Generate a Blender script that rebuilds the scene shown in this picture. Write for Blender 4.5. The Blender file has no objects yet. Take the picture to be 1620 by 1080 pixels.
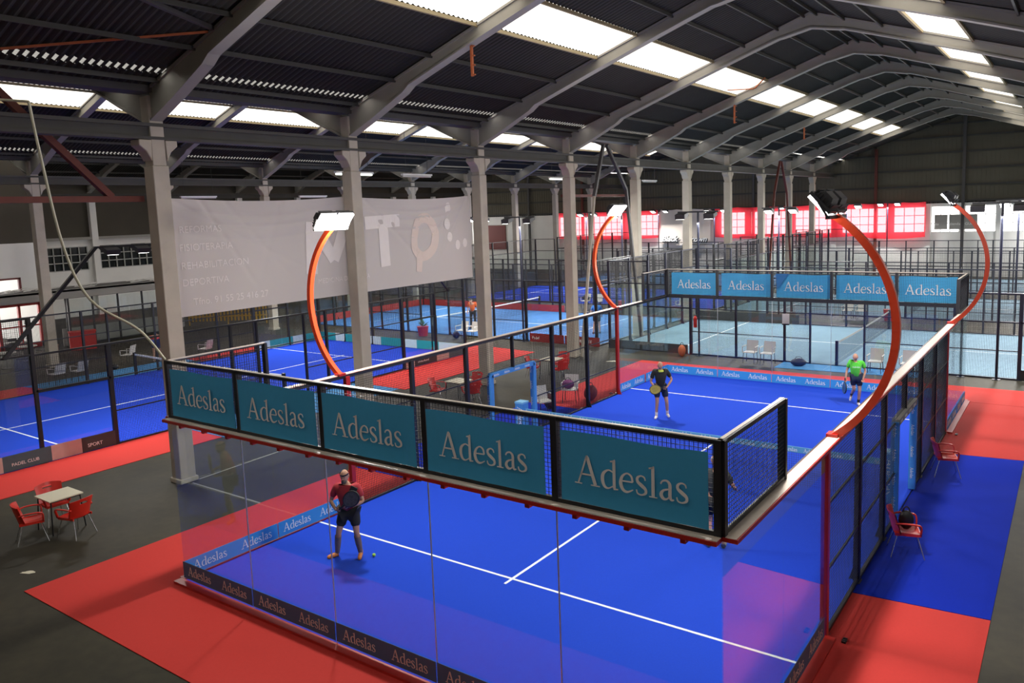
import bpy, bmesh, math, random
from mathutils import Vector, Matrix
random.seed(7)
PI = math.pi
sc = bpy.context.scene
C = sc.collection

# ------------------------------------------------------------------ camera
cam_d = bpy.data.cameras.new('camera'); cam = bpy.data.objects.new('camera', cam_d); C.objects.link(cam)
CX, CY, CZ, CA, CT, CR, CF = 12.8749, -7.31455, 6.33141, 0.616875, -0.1217873, -0.0348417, 1248.785
_f = Vector((-math.sin(CA)*math.cos(CT), math.cos(CA)*math.cos(CT), math.sin(CT)))
_r = Vector((math.cos(CA), math.sin(CA), 0)); _u = _r.cross(_f)
_r2 = _r*math.cos(CR)+_u*math.sin(CR); _u2 = -_r*math.sin(CR)+_u*math.cos(CR)
M = Matrix.Identity(4)
for i in range(3):
    M[i][0] = _r2[i]; M[i][1] = _u2[i]; M[i][2] = -_f[i]
M[0][3], M[1][3], M[2][3] = CX, CY, CZ
cam.matrix_world = M
cam_d.sensor_width = 36.0; cam_d.lens = CF/1620*36
cam_d.shift_x = -24.647/1620; cam_d.shift_y = -52.4425/1620
cam_d.clip_end = 300
sc.camera = cam
# ------------------------------------------------------------------ world + exposure
w = bpy.data.worlds.new('world'); sc.world = w; w.use_nodes = True
bg = w.node_tree.nodes['Background']; bg.inputs[0].default_value = (1.0, 0.97, 0.93, 1); bg.inputs[1].default_value = 6.0
sc.view_settings.view_transform = 'Standard'; sc.view_settings.look = 'None'
sc.view_settings.exposure = 0.32; sc.view_settings.gamma = 1.0; sc.view_settings.use_curve_mapping = False
sc.cycles.transparent_max_bounces = 40; sc.cycles.max_bounces = 8
sc.cycles.sample_clamp_indirect = 4.0; sc.cycles.caustics_reflective = False; sc.cycles.caustics_refractive = False
P_MAIN = 205.0
P_SIDE = 300.0     # watts of its sideways spill     # watts of one floodlight of the main court
P_BACK = 330.0     # watts of one floodlight mast of the other courts

# ------------------------------------------------------------------ materials
def srgb(r, g, b):
    f = lambda c: ((c/255+0.055)/1.055)**2.4 if c > 10 else c/255/12.92
    return (f(r), f(g), f(b), 1)
def mat(name, col, rough=0.6, metal=0.0, noise=0.12, scale=6.0, bump=0.0, spec=0.5, emis=None, estr=0.0):
    m = bpy.data.materials.new(name); m.use_nodes = True
    nt = m.node_tree; b = nt.nodes['Principled BSDF']
    b.inputs['Roughness'].default_value = rough; b.inputs['Metallic'].default_value = metal
    b.inputs['Specular IOR Level'].default_value = spec
    col = tuple(col)[:3]
    if noise:
        tc = nt.nodes.new('ShaderNodeTexCoord'); n = nt.nodes.new('ShaderNodeTexNoise'); n.inputs['Scale'].default_value = scale
        n.inputs['Detail'].default_value = 5
        mx = nt.nodes.new('ShaderNodeMix'); mx.data_type = 'RGBA'
        mx.inputs[6].default_value = tuple(c*(1-noise) for c in col)+(1,)
        mx.inputs[7].default_value = tuple(min(1, c*(1+noise)) for c in col)+(1,)
        nt.links.new(tc.outputs['Object'], n.inputs['Vector']); nt.links.new(n.outputs['Fac'], mx.inputs[0])
        nt.links.new(mx.outputs[2], b.inputs['Base Color'])
        if bump:
            bp = nt.nodes.new('ShaderNodeBump'); bp.inputs['Strength'].default_value = bump; bp.inputs['Distance'].default_value = 0.02
            nt.links.new(n.outputs['Fac'], bp.inputs['Height']); nt.links.new(bp.outputs[0], b.inputs['Normal'])
    else:
        b.inputs['Base Color'].default_value = col+(1,)
    if emis:
        b.inputs['Emission Color'].default_value = tuple(emis)[:3]+(1,); b.inputs['Emission Strength'].default_value = estr
    return m
def glass_mat(name, tint=(0.93, 0.97, 0.96), ior=1.5):
    m = bpy.data.materials.new(name); m.use_nodes = True; nt = m.node_tree; nt.nodes.clear()
    o = nt.nodes.new('ShaderNodeOutputMaterial'); mx = nt.nodes.new('ShaderNodeMixShader')
    t = nt.nodes.new('ShaderNodeBsdfTransparent'); t.inputs[0].default_value = tint+(1,)
    g = nt.nodes.new('ShaderNodeBsdfGlossy'); g.inputs['Roughness'].default_value = 0.0
    lw = nt.nodes.new('ShaderNodeLayerWeight'); pw = nt.nodes.new('ShaderNodeMath'); pw.operation = 'POWER'; pw.inputs[1].default_value = 4.5
    ma = nt.nodes.new('ShaderNodeMath'); ma.operation = 'MULTIPLY_ADD'; ma.inputs[1].default_value = 0.95; ma.inputs[2].default_value = 0.04
    nt.links.new(lw.outputs['Facing'], pw.inputs[0]); nt.links.new(pw.outputs[0], ma.inputs[0]); nt.links.new(ma.outputs[0], mx.inputs[0]); nt.links.new(t.outputs[0], mx.inputs[1]); nt.links.new(g.outputs[0], mx.inputs[2])
    nt.links.new(mx.outputs[0], o.inputs[0]); return m
def translucent_mat(name, col, mixd=0.35, back=None, clear=0.0, ccol=None):
    m = bpy.data.materials.new(name); m.use_nodes = True; nt = m.node_tree; nt.nodes.clear()
    o = nt.nodes.new('ShaderNodeOutputMaterial'); mx = nt.nodes.new('ShaderNodeMixShader'); mx.inputs[0].default_value = mixd
    t = nt.nodes.new('ShaderNodeBsdfTranslucent'); t.inputs[0].default_value = tuple(col)[:3]+(1,)
    d = nt.nodes.new('ShaderNodeBsdfDiffuse'); d.inputs[0].default_value = tuple(back or col)[:3]+(1,)
    nt.links.new(t.outputs[0], mx.inputs[1]); nt.links.new(d.outputs[0], mx.inputs[2])
    if clear:      # open weave: some of what lies behind shows through
        tr = nt.nodes.new('ShaderNodeBsdfTransparent'); tr.inputs[0].default_value = tuple(ccol)+(1,)
        m2 = nt.nodes.new('ShaderNodeMixShader'); m2.inputs[0].default_value = clear
        nt.links.new(mx.outputs[0], m2.inputs[1]); nt.links.new(tr.outputs[0], m2.inputs[2]); nt.links.new(m2.outputs[0], o.inputs[0])
    else: nt.links.new(mx.outputs[0], o.inputs[0])
    return m
def floor_mat():
    m = mat('concrete_floor', (0.09, 0.085, 0.072), 0.65, spec=0.25, noise=0.0)
    nt = m.node_tree; b = nt.nodes['Principled BSDF']
    tc = nt.nodes.new('ShaderNodeTexCoord')
    n1 = nt.nodes.new('ShaderNodeTexNoise'); n1.inputs['Scale'].default_value = 0.35; n1.inputs['Detail'].default_value = 8; n1.inputs['Roughness'].default_value = 0.65
    n2 = nt.nodes.new('ShaderNodeTexNoise'); n2.inputs['Scale'].default_value = 5; n2.inputs['Detail'].default_value = 8
    cr = nt.nodes.new('ShaderNodeValToRGB'); e = cr.color_ramp.elements
    e[0].position = 0.3; e[0].color = (0.017, 0.0145, 0.009, 1); e[1].position = 0.72; e[1].color = (0.055, 0.046, 0.026, 1)
    mx = nt.nodes.new('ShaderNodeMix'); mx.data_type = 'RGBA'; mx.blend_type = 'MULTIPLY'; mx.inputs[0].default_value = 0.5
    cr2 = nt.nodes.new('ShaderNodeValToRGB'); e = cr2.color_ramp.elements; e[0].position = 0.3; e[0].color = (.55, .55, .55, 1); e[1].position = 0.7; e[1].color = (1, 1, 1, 1)
    for n in (n1, n2): nt.links.new(tc.outputs['Object'], n.inputs['Vector'])
    nt.links.new(n1.outputs['Fac'], cr.inputs[0]); nt.links.new(n2.outputs['Fac'], cr2.inputs[0])
    nt.links.new(cr.outputs[0], mx.inputs[6]); nt.links.new(cr2.outputs[0], mx.inputs[7]); nt.links.new(mx.outputs[2], b.inputs['Base Color'])
    return m
def emit_mat(name, col, s):
    m = bpy.data.materials.new(name); m.use_nodes = True; nt = m.node_tree; nt.nodes.clear()
    o = nt.nodes.new('ShaderNodeOutputMaterial'); e = nt.nodes.new('ShaderNodeEmission'); e.inputs[0].default_value = tuple(col)[:3]+(1,); e.inputs[1].default_value = s
    nt.links.new(e.outputs[0], o.inputs[0]); return m
def clad_mat(name, col):
    m = mat(name, col, 0.75, noise=0.25, scale=0.6)
    return m
MT = dict(
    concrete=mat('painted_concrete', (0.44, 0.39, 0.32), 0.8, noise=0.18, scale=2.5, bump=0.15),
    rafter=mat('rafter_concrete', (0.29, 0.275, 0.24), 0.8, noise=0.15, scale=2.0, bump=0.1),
    gutter=mat('gutter_beam_paint', (0.065, 0.062, 0.056), 0.8, noise=0.2, scale=2.0),
    floor=floor_mat(),
    roof=mat('roof_sheet', (0.018, 0.0165, 0.013), 0.85, noise=0.3, scale=1.2),
    purlin=mat('purlin_steel', (0.045, 0.043, 0.036), 0.7, noise=0.2),
    clad=clad_mat('olive_cladding', (0.052, 0.044, 0.030)),
    girt=mat('girt_steel', (0.035, 0.033, 0.03), 0.7),
    white=mat('white_wall_paint', (0.76, 0.75, 0.73), 0.8, noise=0.10, scale=0.7),
    greyw=mat('grey_wall_paint', (0.30, 0.29, 0.27), 0.8, noise=0.2, scale=0.7),
    turf=mat('royal_blue_turf', (0.015, 0.058, 0.53), 0.95, noise=0.10, scale=40, spec=0.1),
    turf_mid=mat('worn_blue_turf', (0.055, 0.17, 0.42), 0.9, noise=0.18, scale=1.5, spec=0.2),
    turf_pale=mat('glare_pale_blue_turf', (0.17, 0.265, 0.34), 0.9, noise=0.16, scale=1.2, spec=0.2),  # paleness stands for glare on the turf, put into the base colour
    matred=mat('red_floor_mat', (0.54, 0.040, 0.033), 0.8, noise=0.06, scale=30, spec=0.15),
    matblue=mat('blue_floor_mat', (0.002, 0.020, 0.38), 0.9, noise=0.08, scale=30, spec=0.12),
    matlight=mat('light_blue_floor_mat', (0.05, 0.20, 0.42), 0.85, noise=0.08, scale=30, spec=0.25),
    line=mat('white_line', (0.85, 0.87, 0.9), 0.8, noise=0.05),
    redst=mat('red_painted_steel', (0.42, 0.018, 0.012), 0.35, noise=0.08),
    arm=mat('orange_red_lamp_arm', (0.66, 0.055, 0.012), 0.35, noise=0.05),
    cap=mat('pale_rail_cap', (0.58, 0.50, 0.42), 0.4, noise=0.15, scale=8),
    black=mat('black_steel', (0.010, 0.010, 0.012), 0.45, noise=0.1),
    navy=mat('dark_navy_steel', (0.010, 0.012, 0.03), 0.45, noise=0.1),
    steelw=mat('galvanised_steel', (0.55, 0.56, 0.55), 0.35, 0.6, noise=0.1),
    wire=mat('black_wire', (0.012, 0.012, 0.014), 0.5, noise=0),
    glass=glass_mat('court_glass', (0.95, 0.975, 0.97)),
    banner=mat('cyan_banner_cloth', (0.05, 0.37, 0.66), 0.75, noise=0.05, scale=12),
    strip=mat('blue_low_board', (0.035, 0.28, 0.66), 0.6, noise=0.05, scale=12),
    stripd=mat('dim_lit_low_board', (0.045, 0.110, 0.21), 0.6, noise=0.05, scale=12),  # darker copy of the blue board: dim light outside the glass, painted in
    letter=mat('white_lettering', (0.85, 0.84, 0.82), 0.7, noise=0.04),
    letterd=mat('dim_lit_lettering', (0.62, 0.52, 0.46), 0.7, noise=0.04),  # white lettering with the dim outside light put into its colour
    teal=mat('teal_board', (0.01, 0.30, 0.30), 0.6), tealw=mat('pale_board', (0.55, 0.66, 0.62), 0.6),
    pinkb=mat('pale_pink_board', (0.60, 0.46, 0.42), 0.6), greyb=mat('slate_board', (0.06, 0.12, 0.14), 0.6), darkb=mat('charcoal_board', (0.045, 0.045, 0.045), 0.6),
    redboard=mat('dark_red_board', (0.33, 0.02, 0.015), 0.6),
    pad=mat('blue_padding', (0.05, 0.24, 0.60), 0.6, noise=0.1, scale=20),
    net=mat('black_net_cord', (0.02, 0.02, 0.025), 0.8, noise=0),
    redpl=mat('red_plastic', (0.55, 0.022, 0.012), 0.35, noise=0.05), whitepl=mat('white_plastic', (0.62, 0.60, 0.57), 0.45, noise=0.05),
    chrome=mat('chrome_tube', (0.6, 0.6, 0.6), 0.25, 0.9, noise=0), beige=mat('cream_table_top', (0.66, 0.61, 0.46), 0.5, noise=0.05),
    skylight=translucent_mat('translucent_roof_sheet', (0.50, 0.48, 0.44), 0.1),
    redcloth=translucent_mat('red_translucent_banner', (0.85, 0.06, 0.09), 0.40, (0.62, 0.02, 0.03), 0.17, (1.0, 0.62, 0.66)),
    greycloth=translucent_mat('grey_white_banner', (0.40, 0.38, 0.36), 0.8, (0.68, 0.625, 0.585)),
    crowncloth=translucent_mat('pale_banner', (0.60, 0.55, 0.50), 0.7, (0.85, 0.76, 0.68)),
    lamp=emit_mat('lamp_glow', (1, 0.98, 0.95), 14.0), lampsoft=emit_mat('lamp_glow_soft', (1, 0.98, 0.95), 9.0), tube=emit_mat('fluorescent_tube_glow', (0.9, 1.0, 0.85), 3.0),
    rust=mat('rusty_red_steel', (0.12, 0.025, 0.016), 0.7, noise=0.3, scale=4), rusto=mat('orange_rust', (0.40, 0.10, 0.03), 0.7, noise=0.3, scale=8),
    darkst=mat('dark_steel', (0.05, 0.045, 0.045), 0.6, noise=0.2), housing=mat('lamp_housing', (0.03, 0.03, 0.035), 0.5), housew=mat('pale_lamp_bracket', (0.75, 0.75, 0.75), 0.5),
    cable=mat('cream_cable', (0.42, 0.40, 0.30), 0.6), skin=mat('skin', (0.52, 0.27, 0.18), 0.6, noise=0.05), skint=mat('tattooed_skin', (0.22, 0.15, 0.12), 0.6, noise=0.3, scale=25),
    yellow=mat('yellow_fence_paint', (0.42, 0.25, 0.03), 0.6), green=mat('leaf_green', (0.05, 0.16, 0.03), 0.6, noise=0.3), wood=mat('brown_wood', (0.16, 0.07, 0.03), 0.6),
    darkglass=mat('dark_window_glass', (0.012, 0.014, 0.015), 0.08, noise=0), mullion=mat('window_bar_paint', (0.42, 0.42, 0.40), 0.6),
    doorred=mat('red_door_frame', (0.55, 0.04, 0.03), 0.5), ball=mat('yellow_green_felt', (0.45, 0.75, 0.08), 0.8),
)
# ------------------------------------------------------------------ mesh builder
class MB:
    def __init__(s): s.v = []; s.f = []; s.mi = []; s.m = 0
    def box(s, x0, y0, z0, x1, y1, z1):
        n = len(s.v)
        s.v += [(x0, y0, z0), (x1, y0, z0), (x1, y1, z0), (x0, y1, z0), (x0, y0, z1), (x1, y0, z1), (x1, y1, z1), (x0, y1, z1)]
        for q in ((0, 3, 2, 1), (4, 5, 6, 7), (0, 1, 5, 4), (1, 2, 6, 5), (2, 3, 7, 6), (3, 0, 4, 7)):
            s.f.append(tuple(n+i for i in q)); s.mi.append(s.m)
        return s
    def cbox(s, c, d):
        return s.box(c[0]-d[0]/2, c[1]-d[1]/2, c[2]-d[2]/2, c[0]+d[0]/2, c[1]+d[1]/2, c[2]+d[2]/2)
    def bar(s, a, b, w, h=None, up=(0, 0, 1)):     # oriented box
        a = Vector(a); b = Vector(b); h = h or w; d = (b-a).normalized(); up = Vector(up)
        if abs(d.dot(up)) > 0.99: up = Vector((0, 1, 0))
        r = d.cross(up).normalized(); u = r.cross(d).normalized(); n = len(s.v)
        for p in (a, b):
            for (i, j) in ((-1, -1), (1, -1), (1, 1), (-1, 1)): s.v.append(tuple(p+r*(i*w/2)+u*(j*h/2)))
        for q in ((0, 3, 2, 1), (4, 5, 6, 7), (0, 1, 5, 4), (1, 2, 6, 5), (2, 3, 7, 6), (3, 0, 4, 7)):
            s.f.append(tuple(n+i for i in q)); s.mi.append(s.m)
        return s
    def tube(s, pts, r, seg=8, flat=None, cap=True):
        pts = [Vector(p) for p in pts]; rs = r if isinstance(r, (list, tuple)) else [r]*len(pts); n0 = len(s.v)
        prev = None
        for i, p in enumerate(pts):
            d = (pts[min(i+1, len(pts)-1)]-pts[max(i-1, 0)]).normalized()
            if prev is None:
                up = Vector((0, 0, 1)) if abs(d.z) < 0.9 else Vector((0, 1, 0))
                a = d.cross(up).normalized()
            else:
                a = (prev-d*prev.dot(d)).normalized()
            prev = a; b = d.cross(a)
            for k in range(seg):
                t = 2*PI*k/seg
                s.v.append(tuple(p+a*(math.cos(t)*rs[i])+b*(math.sin(t)*rs[i]*(flat or 1))))
        for i in range(len(pts)-1):
            for k in range(seg):
                a0 = n0+i*seg+k; a1 = n0+i*seg+(k+1) % seg
                s.f.append((a0, a1, a1+seg, a0+seg)); s.mi.append(s.m)
        if cap:
            s.f.append(tuple(n0+k for k in reversed(range(seg)))); s.mi.append(s.m)
            e = n0+(len(pts)-1)*seg; s.f.append(tuple(e+k for k in range(seg))); s.mi.append(s.m)
        return s
    def prism(s, poly, axis, a, b):     # polygon (p,q) extruded along axis between a and b
        n = len(s.v); k = len(poly)
        for t in (a, b):
            for p, q in poly:
                s.v.append((t, p, q) if axis == 0 else (p, t, q) if axis == 1 else (p, q, t))
        s.f.append(tuple(range(n, n+k))); s.mi.append(s.m); s.f.append(tuple(reversed(range(n+k, n+2*k)))); s.mi.append(s.m)
        for i in range(k):
            j = (i+1) % k; s.f.append((n+j, n+i, n+k+i, n+k+j)); s.mi.append(s.m)
        return s
    def ball(s, c, r, sx=1, sy=1, sz=1, seg=10, rings=7):
        n0 = len(s.v)
        for i in range(rings+1):
            t = PI*i/rings
            for k in range(seg):
                p = 2*PI*k/seg
                s.v.append((c[0]+r*sx*math.sin(t)*math.cos(p), c[1]+r*sy*math.sin(t)*math.sin(p), c[2]+r*sz*math.cos(t)))
        for i in range(rings):
            for k in range(seg):
                a = n0+i*seg+k; b = n0+i*seg+(k+1) % seg
                s.f.append((a, a+seg, b+seg, b)); s.mi.append(s.m)
        return s
    def grid(s, fn, nu, nv):
        n0 = len(s.v)
        for j in range(nv+1):
            for i in range(nu+1): s.v.append(fn(i/nu, j/nv))
        for j in range(nv):
            for i in range(nu):
                a = n0+j*(nu+1)+i; s.f.append((a, a+1, a+nu+2, a+nu+1)); s.mi.append(s.m)
        return s
    def mesh(s, name, mats, smooth=False):
        me = bpy.data.meshes.new(name); me.from_pydata(s.v, [], s.f)
        for m in (mats if isinstance(mats, (list, tuple)) else [mats]): me.materials.append(m)
        if any(s.mi): me.polygons.foreach_set('material_index', s.mi)
        if smooth: me.polygons.foreach_set('use_smooth', [True]*len(s.f))
        me.update(); return me
    def build(s, name, mats, parent=None, loc=(0, 0, 0), rz=0, smooth=False):
        return put(name, s.mesh(name, mats, smooth), parent, loc, rz)
def put(name, me, parent=None, loc=(0, 0, 0), rz=0, rot=None, scale=None):
    o = bpy.data.objects.new(name, me); C.objects.link(o); o.location = loc
    o.rotation_euler = rot if rot else (0, 0, rz)
    if scale: o.scale = scale
    if parent: o.parent = parent
    return o
def tag(o, label, cat, group=None, kind=None):
    o['label'] = label; o['category'] = cat
    if group: o['group'] = group
    if kind: o['kind'] = kind
    return o
def thing(name, label, cat, loc=(0, 0, 0), rz=0, group=None, kind=None):
    o = bpy.data.objects.new(name, None); C.objects.link(o); o.location = loc; o.rotation_euler = (0, 0, rz); o.empty_display_size = 0.2
    return tag(o, label, cat, group, kind)
def struct(o): o['kind'] = 'structure'; return o
def dup(root, loc, rz, label, group=None):
    r = root.copy(); C.objects.link(r); r.location = loc; r.rotation_euler = (0, 0, rz); r['label'] = label
    if group: r['group'] = group
    for ch in list(root.children):
        c = ch.copy(); C.objects.link(c); c.parent = r
        for g in list(ch.children):
            d = g.copy(); C.objects.link(d); d.parent = c
    return r
ORD = ['first', 'second', 'third', 'fourth', 'fifth', 'sixth', 'seventh', 'eighth', 'ninth', 'tenth', 'eleventh', 'twelfth', 'thirteenth', 'fourteenth']

# ------------------------------------------------------------------ building shell
RA, RB, RC, RD = -5.16, -25.75, -45.9, 14.86
YG = 64.15; Y0 = -15.0; SL = 0.335; ZE = 9.47          # gable, near end, roof slope, roof height over a column row
COLY = [3.15+6.1*(n-1) for n in range(-1, 11)]
NAVES = [(RA, RD, 'main nave'), (RB, RA, 'second nave'), (RC, RB, 'far left nave')]
b = MB(); b.box(-46.2, Y0, -0.3, 15.6, YG+0.3, 0.0); struct(b.build('floor', MT['floor']))

def corr(mb, xa, xb, za, zb, ya, yb, pitch=0.18, amp=0.022, per=4, thick=0.0):
    n = int((yb-ya)/pitch*per)
    def fn(u, v): 
        y = ya+(yb-ya)*u; return (xa+(xb-xa)*v, y, za+(zb-za)*v+amp*math.cos(2*PI*(y-ya)/pitch))
    mb.grid(fn, n, 1)
for ni, (xl, xr, nm) in enumerate(NAVES):
    W = (xr-xl)/2; xm = (xl+xr)/2
    R = MB(); SK = []
    for side in (0, 1):
        def X(s): return xl+s if side == 0 else xr-s
        def Z(s): return ZE+SL*s
        # sheets below and above an open lap, then the skylight strip, then the rest up to the ridge
        gp = 0.85
        corr(R, X(-0.1), X(gp-0.04), Z(-0.1)-0.03, Z(gp-0.04)-0.03, Y0, YG)
        corr(R, X(gp+0.12), X(5.1), Z(gp+0.12), Z(5.1), Y0, YG)
        corr(R, X(6.5), X(W), Z(6.5), Z(W), Y0, YG)
        if ni == 1 and side == 0:
            pass
        corr(R, X(5.1), X(6.5), Z(5.1), Z(6.5), YG-3.6, YG)
        # teeth that close the lap except for small daylight gaps
        n = int((YG-Y0)/0.18)
        for k in range(n):
            y = Y0+0.18*k
            n0 = len(R.v)     # thin plate lying in the slope
            for (ss, yy) in ((gp-0.10, y+0.09), (gp+0.17, y+0.09), (gp+0.17, y+0.18), (gp-0.10, y+0.18)):
                for dz in (0.0, 0.008): R.v.append((X(ss), yy, Z(ss)-0.012+dz))
            for q in ((0, 2, 4, 6), (1, 7, 5, 3), (0, 1, 3, 2), (2, 3, 5, 4), (4, 5, 7, 6), (6, 7, 1, 0)): R.f.append(tuple(n0+i_ for i_ in q)); R.mi.append(0)
    struct(R.build('ceiling', MT['roof']))
    for side in (0, 1):
        def X(s): return xl+s if side == 0 else xr-s
        S = MB(); corr(S, X(5.1), X(6.5), ZE+SL*5.1+0.01, ZE+SL*6.5+0.01, Y0, YG-3.6)
        sname = ('left', 'right')[side]
        o = S.build('skylight', MT['skylight']); tag(o, 'long bright translucent skylight strip on the %s slope of the %s roof' % (sname, nm), 'skylight')
        o['kind'] = 'structure'
        F = MB(); 
        for s_ in (5.08, 6.52): F.bar((X(s_), Y0, ZE+SL*s_-0.07), (X(s_), YG-3.6, ZE+SL*s_-0.07), 0.07, 0.09)
        struct(F.build('trim_%d' % (ni*2+side+1), mat('skylight_purlin%d%d' % (ni, side), (0.30, 0.24, 0.13), 0.7)))
        P = MB()
        for s_ in (0.60, 2.1, 3.5, 7.7, 8.9, 9.8): P.bar((X(s_), Y0, ZE+SL*s_-0.09), (X(s_), YG, ZE+SL*s_-0.09), 0.05, 0.10)
        for s_ in (0.9,): pass
        o = P.build('purlins', MT['purlin']); tag(o, 'thin dark purlins under the %s slope of the %s roof' % (sname, nm), 'roof purlins'); o['kind'] = 'structure'

# roof frames (tapered concrete rafters)
def frame_mesh(W, full=True):
    m = MB(); t = 0.10; top = lambda s: ZE-0.03+SL*s
    for sg in (-1, 1):
        P = []
        S = [0.12, 1.2, 2.35, 2.6, 5, 8, W-1.1, W-0.9, W]
        D = [0.72, 0.62, 0.47, 0.37, 0.33, 0.33, 0.34, 0.38, 0.50]
        for s_, d in zip(S, D): P.append((s_, top(s_), d))
        up = [(sg*(W-s_), z) for s_, z, d in P]; lo = [(sg*(W-s_), z-d) for s_, z, d in P]
        m.prism(up+lo[::-1] if sg > 0 else lo+up[::-1], 1, -t, t)
        # bottom flange
        for i in range(len(P)-1):
            a = P[i]; c = P[i+1]
            m.bar((sg*(W-a[0]), 0, a[1]-a[2]-0.02), (sg*(W-c[0]), 0, c[1]-c[2]-0.02), 0.30, 0.05, up=(0, 0, 1))
            m.bar((sg*(W-a[0]), 0, a[1]-0.03), (sg*(W-c[0]), 0, c[1]-0.03), 0.30, 0.06, up=(0, 0, 1))
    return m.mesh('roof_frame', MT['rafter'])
for ni, (xl, xr, nm) in enumerate(NAVES):
    fm = frame_mesh((xr-xl)/2-0.02)
    for i, y in enumerate(COLY):
        if i > 11 or (ni > 0 and i < 1): continue
        o = put('roof_frame', fm, None, ((xl+xr)/2, y, 0))
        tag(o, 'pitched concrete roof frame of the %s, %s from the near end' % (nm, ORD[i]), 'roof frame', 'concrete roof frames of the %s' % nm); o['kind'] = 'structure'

def column_mesh():
    m = MB()
    m.box(-0.20, -0.20, 0, 0.20, 0.20, 7.7)
    m.box(-0.17, -0.17, 7.7, 0.17, 0.17, 9.3)
    # flared corbels along the row
    for sg in (-1, 1):
        P = [(sg*0.19, 7.80), (sg*0.30, 8.02), (sg*0.47, 8.16), (sg*0.47, 8.29), (sg*0.17, 8.29)]
        m.prism(P, 0, -0.19, 0.19)
    m.box(-0.24, -0.24, 0, 0.24, 0.24, 0.12)
    me = m.mesh('concrete_column', MT['concrete'])
    bm = bmesh.new(); bm.from_mesh(me); bmesh.ops.recalc_face_normals(bm, faces=bm.faces[:])
    bmesh.ops.bevel(bm, geom=bm.edges[:], offset=0.015, segments=1, affect='EDGES'); bm.to_mesh(me); bm.free(); return me
cm = column_mesh()
for rn, x, st, nm in (('a', RA, 1, 'beside the main court'), ('b', RB, 2, 'in the row under the far left valley')):
    for i, y in enumerate(COLY):
        if i < st: continue
        o = put('concrete_column', cm, None, (x, y, 0))
        tag(o, 'tall pale concrete column %s, %s from the near end' % (nm, ORD[i-st]), 'column', 'concrete columns %s' % nm)
for x, nm in ((RA, 'main nave'), (RB, 'far left nave'), (RC, 'left wall')):
    m = MB(); m.box(x-0.18, Y0, 8.30, x+0.18, YG, 8.37); m.box(x-0.10, Y0, 8.36, x+0.10, YG, 8.62); m.box(x-0.18, Y0, 8.60, x+0.18, YG, 8.68)
    o = m.build('gutter_beam', MT['gutter']); tag(o, 'long dark longitudinal beam on the column heads by the %s' % nm, 'beam'); o['kind'] = 'structure'
    m = MB(); m.box(x-0.28, Y0, 9.36, x+0.28, YG, 9.52)
    o = m.build('valley_gutter', MT['gutter']); tag(o, 'dark valley gutter under the roof edge by the %s' % nm, 'gutter'); o['kind'] = 'structure'

# gable wall: cladding above, white wall with window band below
def pitched(x0, x1):
    pts = [(x0, 5.85)]
    xs = [x0, x1]
    top = []
    for xl, xr, nm in NAVES[::-1]:
        for x, z in ((xl, ZE), ((xl+xr)/2, ZE+SL*(xr-xl)/2), (xr, ZE)):
            if x0 <= x <= x1: top.append((x, z+0.05))
    return pts+top+[(x1, 5.85)]
g = MB(); g.prism(pitched(RC, RD)[::-1], 1, YG, YG+0.1)
for k in range(int((RD-RC)/0.3)):
    x = RC+0.3*k; zt = 9.4
    for xl, xr, nm in NAVES:
        if xl <= x <= xr: zt = ZE+SL*(min(x-xl, xr-x))-0.05
    g.box(x, YG-0.03, 5.85, x+0.05, YG, zt)
struct(g.build('wall_gable_cladding', clad_mat('end_wall_cladding', (0.090, 0.080, 0.056))))
g = MB()
for z in (5.95, 7.2, 8.5, 9.8, 11.0, 12.0):
    for xl, xr, nm in NAVES:
        s_ = max(0, (z-ZE)/SL)+0.15
        if s_ < (xr-xl)/2: g.box(xl+s_, YG-0.14, z, xr-s_, YG-0.03, z+0.14)
o = g.build('wall_rails', MT['girt']); o['kind'] = 'structure'; tag(o, 'dark horizontal steel rails across the end wall cladding', 'wall rails')
for k, x in enumerate((-37, -30.2, -25.2, -18.5, -12, -1.6, 4.85, 11.3)):
    zt = ZE
    for xl, xr, nm in NAVES:
        if xl <= x <= xr: zt = ZE+SL*min(x-xl, xr-x)-0.2
    g = MB(); g.box(x-0.11, YG-0.32, 0, x+0.11, YG-0.15, zt)
    o = g.build('wall_post', MT['rust'] if k % 2 else MT['darkst']); o['kind'] = 'structure'
    tag(o, '%s steel post on the end wall, %s from the left' % ('rusty red' if k % 2 else 'dark', ORD[k]), 'post')
WZ0, WZ1 = 3.55, 5.6
g = MB(); g.box(RC, YG, 0, RD, YG+0.2, WZ0); g.box(RC, YG, WZ1, RD, YG+0.2, 5.95); g.box(RC, YG-0.02, 5.62, RD, YG, 5.85)
PX = [RC, -33.6, -29.4, -25.4, -21.2, -17.0, -12.8, -8.6, -4.4, -0.4, 2.3, 7.2, 11.0]
WIN = [(-33.2, -29.6), (-29.0, -25.6), (-25.0, -21.6), (-15.2, -12.9), (-12.3, -8.9), (-8.3, -4.9), (-4.3, -0.8), (-0.2, 2.1), (2.6, 4.6), (5.0, 7.1), (7.6, 10.8), (11.3, 14.2)]
last = RC
for a, c in WIN:
    g.box(last, YG, WZ0, a, YG+0.2, WZ1); last = c
g.box(last, YG, WZ0, RD, YG+0.2, WZ1)
for p in (-38, -33.4, -21.3, -16.9, -5, 2.35, 7.35, 11.05): g.box(p-0.2, YG-0.12, 0, p+0.2, YG, 5.85)
struct(g.build('wall_gable', MT['white']))
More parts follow.
